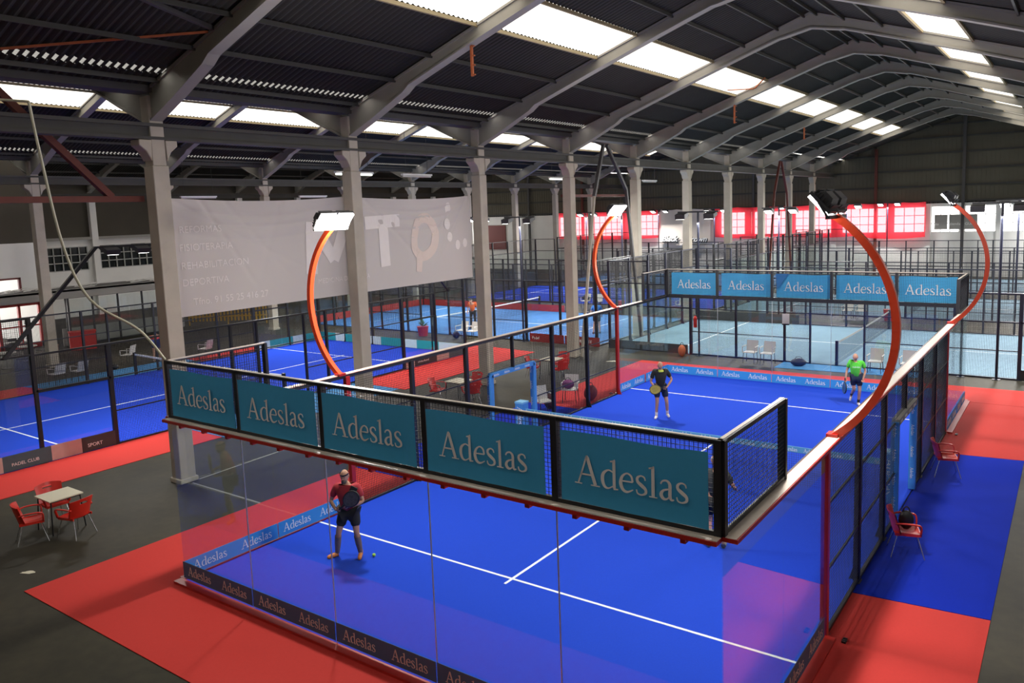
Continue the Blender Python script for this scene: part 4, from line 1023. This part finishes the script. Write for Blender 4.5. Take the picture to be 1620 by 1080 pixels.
white_chair(-0.75, 12.6, math.radians(60), 'white chair close to the right post of the blue door frame', 0.012)
def bag(x, y, z, sx, sy, sz, m_, label, name='sports_bag', rz=0.3):
    t = thing(name, label, 'bag', (x, y, z), rz)
    m = MB(); m.ball((0, 0, sz/2), 0.5, sx, sy, sz, 14, 9)
    for i, v in enumerate(m.v):
        if v[2] < 0.0 or v[2] < sz*0.08: m.v[i] = (v[0], v[1], 0.0)
    m.build('body', m_, t, smooth=True)
    MB().tube(catmull3([(-sx*0.25, 0, sz*0.85), (-sx*0.12, 0, sz*1.15), (sx*0.12, 0, sz*1.15), (sx*0.25, 0, sz*0.85)], 4), 0.012, 6).build('strap', MT['black'], t)
bag(-0.42, 14.9, 0.012, 0.42, 0.85, 0.5, mat('maroon_bag', (0.20, 0.01, 0.01), 0.7), 'bulky dark red racket bag against the left fence of the main court')
bag(-0.95, 14.35, 0.47, 0.42, 0.3, 0.3, mat('purple_bag', (0.20, 0.04, 0.16), 0.7), 'purple and red bag on the white chair left of the main court')
bag(-1.0, 13.3, 0.012, 0.4, 0.3, 0.5, mat('brown_bag', (0.10, 0.02, 0.02), 0.7), 'small brown bag between the white chairs left of the main court')
bag(10.46, 7.58, 0.462, 0.26, 0.18, 0.34, MT['black'], 'black bag hanging in the nearest red chair on the blue mat')
bag(3.95, 23.35, 0.0, 0.6, 0.35, 0.32, MT['navy'], 'dark blue bag on the floor in front of the pale court')
bag(-13.4, 23.3, 0.0, 0.4, 0.35, 0.35, MT['navy'], 'dark bag on the floor below the orange shirted person')
bag(-13.6, 36.6, 0.455, 0.5, 0.35, 0.35, MT['black'], 'black bag on a white chair in the aisle behind the light blue court')
bag(-0.95, 23.4, 0.0, 0.32, 0.32, 0.5, MT['rusto'], 'brown basket with a dark pattern beside the glass corner of the pale court', 'basket')
bag(-22.2, 10.2, 0.012, 0.5, 0.35, 0.25, MT['black'], 'black bag on the light blue mat behind the left-hand court')
def bucket(x, y, r, h, m_, label, plant=False):
    t = thing('bin' if not plant else 'potted_plant', label, 'bin' if not plant else 'plant', (x, y, 0))
    MB().tube([(0, 0, 0), (0, 0, h)], [r*0.8, r], 14).build('bucket' if not plant else 'pot', m_, t)
    MB().tube([(0, 0, h-0.02), (0, 0, h+0.005)], [r*1.06, r*1.06], 14).build('rim', m_, t)
    if plant:
        m = MB()
        for k in range(40):
            a = random.uniform(0, 2*PI); l = random.uniform(0.2, 0.55); e = random.uniform(0.4, 1.4); d = Vector((math.cos(a)*math.cos(e), math.sin(a)*math.cos(e), math.sin(e)))
            s_ = d.cross(Vector((0, 0, 1))).normalized()*0.035; p = Vector((0, 0, h)); q = p+d*l*0.6; r_ = p+d*l-Vector((0, 0, 0.12*l)); n = len(m.v)
            m.v += [tuple(p), tuple(q+s_), tuple(r_), tuple(q-s_)]; m.f.append((n, n+1, n+2, n+3)); m.mi.append(0)
        m.build('foliage', MT['green'], t)
bucket(-15.6, 23.2, 0.3, 0.5, MT['redboard'], 'dark red tub with a small plant by the light blue court glass', True)
bucket(-10.9, 36.4, 0.25, 0.55, MT['redpl'], 'red bin in the aisle behind the light blue court')
bucket(4.6, 37.0, 0.25, 0.6, MT['redboard'], 'dark red bin at the far end of the pale court net')
bucket(-29.5, 10.9, 0.3, 0.5, MT['wood'], 'green palm-like potted plant beside the entrance door', True)
bucket(-30.5, 13.0, 0.25, 0.4, MT['wood'], 'potted plant beside the cafe partition', True)
m = MB().ball((0, 0, 0.033), 0.033); o = m.build('padel_ball', MT['ball'], None, (2.24, 2.44, 0.03), smooth=True); tag(o, 'yellow-green ball on the turf beside the red shirted player', 'ball')
t = thing('number_sign', 'small white sign with the number 6 behind the pale court', 'sign', (2.3, 38.12, 0.75))
MB().box(0, 0, 0, 0.9, 0.01, 0.6).build('panel', MT['letter'], t); put('lettering', text_mesh('6', 0.5, blackp), t, (0.05, -0.01, 0.12))
t = thing('notice', 'small white notice on a black post of the pale court fence', 'notice', (3.12, 23.955, 1.55)); MB().box(0, 0, 0, 0.28, 0.01, 0.4).build('sheet', MT['letter'], t); MB().box(0, -0.02, -0.05, 0.28, 0.0, 0.0).build('clip', MT['black'], t)
t = thing('fire_extinguisher', 'red extinguisher hanging by the glass corner of the pale court', 'fire extinguisher', (-0.55, 23.9, 1.2)); MB().tube([(0, 0, 0), (0, 0, 0.4), (0, 0, 0.5)], [0.08, 0.08, 0.03], 10).build('cylinder', MT['redpl'], t); MB().box(-0.06, -0.02, 0.5, 0.06, 0.02, 0.54).build('valve', MT['black'], t)
# floor markings on the concrete
for (a, c_, lb) in (((-4.84, 3.16), (-0.6, 3.14), 'faded white painted line on the concrete from the first column towards the court'), ((-4.95, 3.4), (-5.09, 5.9), 'faint straight line on the concrete beside the first column')):
    m = MB(); m.bar((a[0], a[1], 0.002), (c_[0], c_[1], 0.002), 0.05, 0.003); o = m.build('floor_line', MT['greyw']); tag(o, lb, 'floor marking')
for (x, y, r, lb) in ((-2.94, -1.35, 0.13, 'worn pale patch on the dark floor at the lower left'), (-3.1, 21.2, 0.25, 'small pale patch on the floor left of the far glass corner')):
    m = MB(); m.prism([(r*math.cos(k*PI/8)*(1+0.2*math.sin(3*k)), 0.45*r*math.sin(k*PI/8)*(1+0.25*math.sin(5*k))) for k in range(16)], 2, 0.0, 0.003); o = m.build('floor_patch', MT['beige'], None, (x, y, 0.0), 0.6); tag(o, lb, 'floor patch')

# ------------------------------------------------------------------ cafe corner at the far left
t = thing('cafe_canopy', 'dark flat canopy over the cafe corner at the far left', 'canopy', (-33.2, 9, 3.0))
MB().box(0, -6, 0, 2.6, 9.0, 0.10).build('roof_slab', MT['darkst'], t)
MB().box(2.45, -6, -0.35, 2.6, 9.0, 0.12).build('fascia', MT['greyw'], t)
m = MB()
for k in range(60):
    x = random.uniform(0.3, 2.4); y = random.uniform(-3, 8.6); l = random.uniform(0.2, 0.9); m.bar((x, y, 0.14), (x+random.uniform(-.2, .2), y+l, 0.14+random.uniform(0, .12)), 0.03)
o = m.build('roof_clutter', MT['whitepl'], t); o['kind'] = 'stuff'
for k, (xx, yy) in enumerate(((2.5, -1.0), (2.5, 3.4), (2.5, 8.8))): MB().box(xx-0.05, yy-0.05, -3.0, xx+0.05, yy+0.05, -0.3).build('post', MT['black'], t)
t = thing('glass_partition', 'black framed glass partition of the cafe beside the entrance', 'partition', (-31.6, 12.7, 0), PI/2)
for k in range(4):
    put('glass_panel', glass_panel_mesh(1.4, 2.5), t, (1.4*k, 0, 0))
for k in range(5): MB().box(1.4*k-0.04, -0.04, 0, 1.4*k+0.04, 0.04, 2.6).build('post', MT['black'], t)
for z in (0.03, 2.55): MB().box(0, -0.04, z, 5.6, 0.04, z+0.07).build('rail', MT['black'], t)
MB().box(-0.2, 0.2, 0, 5.9, 0.25, 0.95).build('counter_front', MT['greyw'], t)
t = thing('yellow_fence', 'yellow slatted fence standing below the big banner', 'fence', (-32.5, 20.2, 0), 0.62)
for k in range(22): MB().box(0.22*k, 0, 0.25, 0.22*k+0.10, 0.03, 1.75).build('slat', MT['yellow'], t)
for z in (0.5, 1.5): MB().box(0, 0.03, z, 4.9, 0.06, z+0.08).build('rail', MT['yellow'], t)
for xx in (0.0, 2.4, 4.8): MB().box(xx, 0.06, 0, xx+0.06, 0.12, 1.6).build('post', MT['yellow'], t)
m = MB(); m.box(-0.6, -0.35, 0, 0.6, 0.35, 0.9); m.box(-0.64, -0.39, 0.9, 0.64, 0.39, 0.95); o = m.build('drinks_fridge', MT['redpl'], None, (-29.9, 12.6, 0), 1.2); tag(o, 'red box-shaped cooler near the cafe entrance', 'cooler')
m = MB(); m.box(-0.45, -0.3, 0, 0.45, 0.3, 2.2); m.box(-0.40, -0.33, 0.15, 0.40, -0.3, 2.05); o = m.build('vending_machine', MT['greyw'], None, (-32.9, 19.6, 0), 0.9); tag(o, 'grey vending machine standing left of the yellow fence', 'vending machine')
for k, (x, y) in enumerate(((-30.2, 8.3), (-28.6, 9.4), (-30.6, 9.6), (-27.4, 8.0))):
    t = thing('bistro_table', 'white bistro table near the bright entrance, %s from the left' % ORD[[0, 2, 1, 3][k]], 'table', (x, y, 0), 0, 'white bistro tables')
    MB().tube([(0, 0, 0.72), (0, 0, 0.75)], 0.42, 18).build('table_top', MT['whitepl'], t); MB().tube([(0, 0, 0.03), (0, 0, 0.72)], 0.03, 8).build('column', MT['chrome'], t); MB().tube([(0, 0, 0), (0, 0, 0.03)], 0.24, 14).build('base', MT['darkst'], t)
    for j in range(2):
        a = 0.8+j*PI+k
        cx, cy = x+0.75*math.cos(a), y+0.75*math.sin(a)
        s = thing('metal_chair', 'dark metal chair %s the %s bistro table by the entrance' % ('beyond' if j == 0 else 'in front of', ORD[[0, 2, 1, 3][k]]), 'chair', (cx, cy, 0), a-PI/2, 'dark metal cafe chairs')
        MB().box(-0.2, -0.2, 0.43, 0.2, 0.2, 0.46).build('seat', MT['darkst'], s); MB().box(-0.2, 0.18, 0.6, 0.2, 0.2, 0.85).build('backrest', MT['darkst'], s)
        for sx in (-1, 1):
            for sy in (-1, 1): MB().tube([(sx*0.18, sy*0.18, 0.85 if sy > 0 else 0.45), (sx*0.19, sy*0.2, 0)], 0.012, 5).build('leg', MT['chrome'], s)
t = thing('hanging_tv', 'small warm orange TV glowing in the cafe corner', 'lamp', (-31.3, 11.6, 1.55)); MB().box(-0.12, -0.2, 0, 0.0, 0.2, 0.45).build('tv_screen', emit_mat('warm_tv_glow', (1, 0.5, 0.18), 1.6), t); MB().box(-0.02, -0.02, 0.45, 0.0, 0.02, 1.45).build('rod', MT['black'], t)  # little lit TV, its orange picture as a glowing box on a rod

# ------------------------------------------------------------------ people
def skin_mesh(name, verts, edges, roots, material, sub=1):
    me = bpy.data.meshes.new(name); me.from_pydata([v[0] for v in verts], edges, []); me.materials.append(material)
    ob = bpy.data.objects.new(name, me); C.objects.link(ob)
    md = ob.modifiers.new('s', 'SKIN'); md.use_smooth_shade = True
    sv = me.skin_vertices[0].data
    for i, v in enumerate(verts):
        r = v[1]; sv[i].radius = (r, r) if not isinstance(r, tuple) else r; sv[i].use_root = i in roots
    if sub: s2 = ob.modifiers.new('u', 'SUBSURF'); s2.levels = sub; s2.render_levels = sub
    bpy.context.view_layer.update()
    out = bpy.data.meshes.new_from_object(ob.evaluated_get(bpy.context.evaluated_depsgraph_get()))
    bpy.data.objects.remove(ob); bpy.data.meshes.remove(me)
    out.materials.clear(); out.materials.append(material)
    out.polygons.foreach_set('use_smooth', [True]*len(out.polygons)); return out
def join_mesh(a, mb):
    bm = bmesh.new(); bm.from_mesh(a); t_ = mb.mesh('tmp', a.materials[0], True); bm.from_mesh(t_); bm.to_mesh(a); bm.free(); a.polygons.foreach_set('use_smooth', [True]*len(a.polygons)); return a
def V(*a): return Vector(a)
POSE = dict(pelvis=(0, 0, 0.96), chest=(0, 0, 1.33), neck=(0, 0.01, 1.50), head=(0, 0.03, 1.66), look=(0, 1, 0),
    hipL=(-0.10, 0, 0.92), hipR=(0.10, 0, 0.92), kneeL=(-0.12, 0.03, 0.50), kneeR=(0.12, 0.03, 0.50), ankL=(-0.13, 0, 0.08), ankR=(0.13, 0, 0.08), toeL=(-0.16, 0.17, 0.035), toeR=(0.16, 0.17, 0.035),
    shL=(-0.19, 0, 1.43), shR=(0.19, 0, 1.43), elL=(-0.27, 0.0, 1.16), elR=(0.27, 0, 1.16), wrL=(-0.26, 0.14, 0.94), wrR=(0.26, 0.14, 0.94), hdL=(-0.25, 0.18, 0.88), hdR=(0.25, 0.18, 0.88))
def person(label, loc, rz, pose, shirt, shorts, shoes, skin=None, legskin=None, hair=None, headband=None, long_legs=False, collar=None, scale=1.0, sock=None, belly=0.0, sleeve=None):
    J = {k: Vector(v) for k, v in dict(POSE, **pose).items() if isinstance(v, tuple)}
    skin = skin or MT['skin']
    t = thing('person', label, 'person', loc, rz); t.scale = (scale,)*3
    P = []; E = []; roots = [0]
    def add(p, r, par=None): P.append((tuple(p), r)); (E.append((par, len(P)-1)) if par is not None else None); return len(P)-1
    pel = add(J['pelvis'], 0.125+belly)
    wa = add(J['pelvis'].lerp(J['chest'], 0.5), 0.115+belly, pel); ch = add(J['chest'], 0.135, wa); nb = add(J['neck'], 0.055, ch); hb = add(J['neck'].lerp(J['head'], 0.45), 0.05, nb)
    for s_ in 'LR':
        h = add(J['hip'+s_], 0.095, pel); m1 = add(J['hip'+s_].lerp(J['knee'+s_], 0.5), 0.078, h); k = add(J['knee'+s_], 0.055, m1)
        cf = add(J['knee'+s_].lerp(J['ank'+s_], 0.35)+V(0, -0.015, 0), 0.056, k); a = add(J['ank'+s_], 0.036, cf)
        f = add(J['ank'+s_].lerp(J['toe'+s_], 0.5)+V(0, 0, -0.02), 0.036, a); add(J['toe'+s_], 0.028, f)
        sh = add(J['sh'+s_], 0.062, ch); ua = add(J['sh'+s_].lerp(J['el'+s_], 0.5), 0.048, sh); el = add(J['el'+s_], 0.038, ua)
        fa = add(J['el'+s_].lerp(J['wr'+s_], 0.4), 0.038, el); wr = add(J['wr'+s_], 0.025, fa)
        d = (J['hd'+s_]-J['wr'+s_]).normalized(); pm = add(J['wr'+s_]+d*0.06, 0.030, wr)
        side = d.cross(V(0, 1, 0)); side = side.normalized() if side.length > 0.1 else V(1, 0, 0)
        cu = (V(0, 1, 0) if pose.get('curl'+s_) is None else Vector(pose['curl'+s_])).normalized()
        pc = J['wr'+s_]+d*0.075
        for i, l in enumerate((0.062, 0.072, 0.068, 0.052)):
            b0 = len(P); roots.append(b0); o_ = side*(-0.027+0.018*i)
            P.append((tuple(pc+o_), 0.0095)); a1 = add(pc+o_+d*l*0.5+cu*0.010, 0.009, b0); add(pc+o_+d*l*0.8+cu*0.035, 0.008, a1)
        b0 = len(P); roots.append(b0); P.append((tuple(J['wr'+s_]+d*0.035-side*0.02), 0.011)); a1 = add(J['wr'+s_]+d*0.055-side*0.045+cu*0.012, 0.010, b0); add(J['wr'+s_]+d*0.08-side*0.05+cu*0.03, 0.009, a1)
    body = skin_mesh('body', P, E, roots, skin)
    # head with face, merged into the same surface
    hd = MB(); H = J['head']; lk = J['look'].normalized(); rt = lk.cross(V(0, 0, 1)).normalized(); up = rt.cross(lk)
    seg, rings = 18, 14; n0 = len(hd.v)
    for i in range(rings+1):
        th = PI*i/rings
        for k in range(seg):
            ph = 2*PI*k/seg; x = math.sin(th)*math.cos(ph); y = math.sin(th)*math.sin(ph); z = math.cos(th)
            wx = 0.076*(1-0.28*max(0, -z)**1.5); wy = 0.098*(1-0.20*max(0, -z)); px, py, pz = x*wx, y*wy, z*0.118
            if z < -0.2 and y > 0: py += 0.012*(-z)
            if y > 0.75 and abs(x) < 0.35 and -0.35 < z < 0.15: py += 0.018*(1-abs(x)/0.35)
            if y > 0.6 and 0.1 < z < 0.3: py += 0.004
            hd.v.append(tuple(H+rt*px+lk*py+up*pz))
    for i in range(rings):
        for k in range(seg):
            a = n0+i*seg+k; b_ = n0+i*seg+(k+1) % seg; hd.f.append((a, a+seg, b_+seg, b_)); hd.mi.append(0)
    for sg in (-1, 1):
        e = H+rt*sg*0.078-lk*0.005; hd.ball(tuple(e), 0.03, 0.35, 0.5, 1.0, 8, 6)
    hd.ball(tuple(H+lk*0.105-up*0.018), 0.017, 0.8, 1, 1.1, 8, 6)
    join_mesh(body, hd); put('body', body, t)
    ey = MB()
    for sg in (-1, 1): ey.ball(tuple(H+rt*sg*0.030+lk*0.088+up*0.012), 0.010, 1.2, 0.8, 0.7, 8, 6)
    ey.ball(tuple(H+lk*0.092-up*0.058), 0.018, 1.1, 0.4, 0.25, 8, 5)
    ey.build('face_features', mat('face_dark', (0.10, 0.03, 0.03), 0.6), t, smooth=True)
    if hair:
        hm = MB(); hm.ball((0, 0, 0), 1, 0.082, 0.104, 0.118, 16, 12)
        keep = []; vs = [Vector(v) for v in hm.v]
        hm.f = [f for f in hm.f if sum(vs[i].z for i in f)/len(f) > (0.02 if sum(vs[i].y for i in f)/len(f) > 0.02 else -0.05)]; hm.mi = [0]*len(hm.f)
        hm.v = [tuple(H+rt*v.x+lk*(v.y-0.006)+up*(v.z+0.006)) for v in vs]; hm.build('hair', hair, t, smooth=True)
    if headband:
        hm = MB(); n = 20
        hm.grid(lambda u, v: tuple(H+rt*0.081*math.cos(2*PI*u)+lk*0.103*math.sin(2*PI*u)+up*(0.035+0.03*v)), n, 1); hm.build('headband', headband, t)
    if pose.get('beard'):
        hm = MB(); hm.ball(tuple(H+lk*0.060-up*0.085), 0.055, 1.0, 0.9, 0.8, 10, 8); hm.build('beard', mat('grey_beard', (0.12, 0.10, 0.09), 0.9), t, smooth=True)
    # shirt
    P2 = [(tuple(J['pelvis']+V(0, 0, -0.03)), 0.155+belly), (tuple(J['pelvis'].lerp(J['chest'], 0.5)), 0.142+belly), (tuple(J['chest']), 0.160), (tuple(J['neck']+V(0, 0, -0.035)), 0.080)]; E2 = [(0, 1), (1, 2), (2, 3)]
    for s_ in 'LR':
        i = len(P2); P2 += [(tuple(J['sh'+s_]), 0.082), (tuple(J['sh'+s_].lerp(J['el'+s_], 0.75)), 0.070)]; E2 += [(2, i), (i, i+1)]
    put('shirt', skin_mesh('shirt', P2, E2, [0], shirt), t)
    if sleeve: 
        m = MB(); m.bar(tuple(J['shL']+V(0.02, 0.09, 0.02)), tuple(J['pelvis'].lerp(J['chest'], 0.3)+V(0.02, 0.14, 0)), 0.13, 0.03, up=(0, 1, 0)); m.build('shirt_panel', sleeve, t)
    if collar:
        m = MB(); m.grid(lambda u, v: tuple(J['neck']+V((0.072+0.02*v)*math.cos(2*PI*u), (0.075+0.02*v)*math.sin(2*PI*u), 0.03-0.06*v)), 16, 2); m.build('collar', collar, t)
    # shorts / trousers
    P3 = [(tuple(J['pelvis']+V(0, 0, 0.02)), 0.140+belly)]; E3 = []
    for s_ in 'LR':
        i = len(P3)
        if long_legs: P3 += [(tuple(J['hip'+s_]), 0.115), (tuple(J['knee'+s_]), 0.078), (tuple(J['knee'+s_].lerp(J['ank'+s_], 0.9)), 0.058)]; E3 += [(0, i), (i, i+1), (i+1, i+2)]
        else: P3 += [(tuple(J['hip'+s_]), 0.118), (tuple(J['hip'+s_].lerp(J['knee'+s_], 0.72)), 0.100)]; E3 += [(0, i), (i, i+1)]
    put('shorts' if not long_legs else 'trousers', skin_mesh('shorts', P3, E3, [0], shorts), t)
    for s_ in 'LR':
        a, to = J['ank'+s_], J['toe'+s_]
        heel = a+(a-to).normalized()*0.05; heel.z = a.z-0.035
        md = a.lerp(to, 0.5)+V(0, 0, -0.015)
        put('shoe', skin_mesh('shoe', [(tuple(heel), 0.042), (tuple(md), 0.047), (tuple(to+(to-a).normalized()*0.04), 0.036), (tuple(a+V(0, 0, 0.0)), 0.045)], [(0, 1), (1, 2), (0, 3)], [0], shoes), t)
        if sock or legskin:
            k = J['knee'+s_]; top = k.lerp(a, 0.12 if legskin else 0.72)
            m = MB(); m.tube([tuple(top), tuple(top.lerp(a, 0.4)), tuple(a)], [0.064, 0.062, 0.044] if legskin else [0.047, 0.044, 0.043], 10, cap=False); m.build('sock', legskin or sock, t, smooth=True)
    return t, J
def racket(t_loc, rz, p, d, nrm, label, face, scale=1.0):
    o = thing('padel_racket', label, 'racket', t_loc, rz); p = Vector(p); d = Vector(d).normalized(); nrm = Vector(nrm); nrm = (nrm-d*nrm.dot(d)).normalized(); s_ = d.cross(nrm)
    m = MB(); m.tube([tuple(p-d*0.06), tuple(p+d*0.10)], 0.016, 8); m.build('grip', MT['black'], o)
    m = MB(); n = 20; out = []
    c_ = p+d*0.27
    n0 = len(m.v)
    for zz in (-0.018, 0.018):
        for k in range(n):
            a = 2*PI*k/n; m.v.append(tuple(c_+s_*0.128*math.sin(a)+d*(0.145 if math.cos(a) > 0 else 0.175)*math.cos(a)*1.0+nrm*zz))
    m.f.append(tuple(range(n))); m.mi.append(0); m.f.append(tuple(reversed(range(n, 2*n)))); m.mi.append(0)
    for k in range(n): m.f.append((k, (k+1) % n, n+(k+1) % n, n+k)); m.mi.append(0)
    m.build('racket_face', face, o)
    m = MB(); m.tube([tuple(c_+s_*0.128*math.sin(2*PI*k/n)+d*(0.145 if math.cos(2*PI*k/n) > 0 else 0.175)*math.cos(2*PI*k/n)) for k in range(n+1)], 0.02, 6); m.build('racket_frame', MT['black'], o)
    m = MB()
    for i in range(-2, 3):
        for j in range(-2, 3):
            if i*i+j*j < 6: m.ball(tuple(c_+s_*0.03*i+d*0.03*j+nrm*0.019), 0.006, 1, 1, 1, 6, 4)
    m.build('holes', MT['housing'], o)
blk = mat('black_cloth', (0.015, 0.015, 0.018), 0.85); redc = mat('red_shirt_cloth', (0.42, 0.02, 0.03), 0.8); grn = mat('green_shirt_cloth', (0.10, 0.62, 0.05), 0.8); nvy = mat('navy_cloth', (0.010, 0.02, 0.05), 0.85)
whs = mat('white_shoe', (0.80, 0.75, 0.72), 0.6); ors = mat('orange_white_shoe', (0.85, 0.22, 0.05), 0.6, noise=0.5, scale=60); yel = mat('yellow_collar', (0.65, 0.75, 0.10), 0.8); orc = mat('orange_cloth', (0.75, 0.13, 0.02), 0.8); blc = mat('blue_shirt_cloth', (0.02, 0.12, 0.38), 0.8)
# player in red, near left
L1 = (1.85, 2.25, 0.03)
person('player in red shirt and black shorts at the near left of the main court', L1, math.radians(210), dict(
    pelvis=(0, 0, 0.90), chest=(0.0, 0.05, 1.26), neck=(0.0, 0.08, 1.44), head=(0.0, 0.13, 1.60), look=(0.05, 1, -0.18), hipL=(-0.10, 0, 0.87), hipR=(0.10, 0, 0.87), kneeL=(-0.15, 0.10, 0.48), kneeR=(0.20, 0.10, 0.48), ankL=(-0.17, 0.0, 0.08), ankR=(0.27, 0.02, 0.08), toeL=(-0.20, 0.17, 0.035), toeR=(0.40, 0.13, 0.035),
    shL=(-0.20, 0.05, 1.37), shR=(0.20, 0.05, 1.37), elL=(-0.31, 0.10, 1.10), elR=(0.31, 0.08, 1.10), wrL=(-0.12, 0.30, 1.08), wrR=(0.16, 0.27, 1.01), hdL=(-0.03, 0.33, 1.09), hdR=(0.08, 0.33, 1.02), curlL=(0.3, -1, 0), curlR=(-0.3, -1, 0), beard=True),
    redc, blk, ors, legskin=MT['skint'], headband=MT['black'], sleeve=blk, belly=0.015)
racket(L1, math.radians(210), (0.02, 0.35, 1.08), (-0.75, 0.05, 0.62), (0, 1, 0.1), 'black racket held by the player in red', mat('black_grey_racket', (0.08, 0.08, 0.08), 0.5, noise=0.9, scale=20))
L2 = (2.62, 13.9, 0.03)
person('bald player in black polo with yellow collar at the far left of the main court', L2, math.radians(215), dict(
    pelvis=(0, 0, 0.93), chest=(0, 0.05, 1.29), neck=(0, 0.08, 1.46), head=(0.02, 0.12, 1.62), look=(0.35, 1, -0.1), kneeL=(-0.16, 0.14, 0.50), ankL=(-0.20, -0.02, 0.13), toeL=(-0.22, 0.13, 0.06), kneeR=(0.12, 0.08, 0.48), ankR=(0.14, 0.03, 0.08), toeR=(0.20, 0.19, 0.035),
    elL=(-0.34, 0.02, 1.16), elR=(0.30, 0.05, 1.12), wrL=(-0.15, 0.24, 0.98), wrR=(0.20, 0.26, 0.98), hdL=(-0.05, 0.29, 0.97), hdR=(0.14, 0.32, 0.95)),
    blk, nvy, whs, collar=yel, sock=whs)
racket(L2, math.radians(215), (-0.04, 0.33, 0.98), (0.93, 0.1, -0.12), (0, 1, 0.3), 'gold coloured racket held by the player in the black polo', mat('gold_racket', (0.35, 0.28, 0.05), 0.5, noise=0.4, scale=20))
L3 = (7.25, 18.05, 0.03)
person('bald player in bright green shirt stepping at the far right of the main court', L3, math.radians(200), dict(
    pelvis=(0, 0, 0.93), chest=(0.03, 0.06, 1.29), neck=(0.04, 0.1, 1.46), head=(0.05, 0.15, 1.61), look=(0.5, 1, -0.35), kneeL=(-0.10, 0.10, 0.49), ankL=(-0.08, 0.02, 0.08), toeL=(-0.09, 0.19, 0.035), kneeR=(0.06, 0.02, 0.50), ankR=(0.10, -0.30, 0.26), toeR=(0.14, -0.22, 0.10),
    elL=(-0.28, 0.0, 1.12), wrL=(-0.20, 0.12, 0.90), hdL=(-0.17, 0.17, 0.84), elR=(0.28, -0.02, 1.14), wrR=(0.32, 0.06, 0.90), hdR=(0.33, 0.08, 0.83)),
    grn, nvy, whs, sock=blk, belly=0.02, scale=0.95)
lt = MB(); w_ = adeslas(lt, 0, 0, 0.06); put('lettering', lt.mesh('lettering', MT['letter']), bpy.data.objects['person.002'], (w_/2+0.03, 0.235, 1.27), rz=PI)
racket(L3, math.radians(200), (0.33, 0.09, 0.80), (0.05, 0.1, -1), (1, 0.3, 0), 'dark blue racket hanging from the hand of the player in green', mat('blue_racket', (0.03, 0.10, 0.25), 0.5))
L4 = (7.52, 6.0, 0.03)
person('player in dark shirt partly hidden behind the near right banner and post', L4, math.radians(20), dict(look=(0.2, 1, -0.1), elR=(0.32, 0.02, 1.18), wrR=(0.36, 0.20, 1.08), hdR=(0.35, 0.26, 1.05)), mat('striped_dark_cloth', (0.02, 0.022, 0.025), 0.85, noise=0.5, scale=15), blk, mat('grey_shoe', (0.2, 0.22, 0.22), 0.7), headband=whs)
L5 = (-14.6, 26.2, 0.03)
person('person in orange shirt and black trousers on the light blue court', L5, math.radians(200), dict(chest=(0, 0.12, 1.28), neck=(0, 0.2, 1.42), head=(0, 0.28, 1.55), elL=(-0.34, 0.25, 1.18), wrL=(-0.40, 0.48, 1.22), hdL=(-0.42, 0.54, 1.24)), orc, blk, blk, hair=MT['black'], long_legs=True)
L6 = (-7.3, 27.2, 0.03)
person('player in blue shirt seen from behind beside the thick black post', L6, math.radians(30), dict(elL=(-0.30, 0.05, 1.15), wrL=(-0.28, 0.2, 0.98), hdL=(-0.27, 0.26, 0.95), kneeL=(-0.14, 0.08, 0.5), ankL=(-0.20, -0.04, 0.08)), blc, blk, blk, hair=MT['black'], scale=0.98)
racket(L6, math.radians(30), (-0.27, 0.28, 0.95), (-0.9, 0.2, 0.1), (0, 1, 0.2), 'black racket of the player in the blue shirt', MT['housing'])
L7 = (-22.3, 12.3, 0.0)
person('person bending forward with a red and blue top beyond the left-hand court', L7, math.radians(60), dict(pelvis=(0, -0.05, 0.93), chest=(0, 0.26, 1.12), neck=(0, 0.42, 1.16), head=(0, 0.54, 1.14), look=(0, 0.8, -0.6), shL=(-0.19, 0.33, 1.14), shR=(0.19, 0.33, 1.14), elL=(-0.24, 0.38, 0.88), elR=(0.24, 0.38, 0.88), wrL=(-0.16, 0.55, 0.75), wrR=(0.16, 0.55, 0.75), hdL=(-0.14, 0.6, 0.70), hdR=(0.14, 0.6, 0.70)), mat('red_training_top', (0.45, 0.03, 0.03), 0.8), mat('dark_blue_shorts', (0.02, 0.04, 0.2), 0.8), whs, hair=MT['wood'])
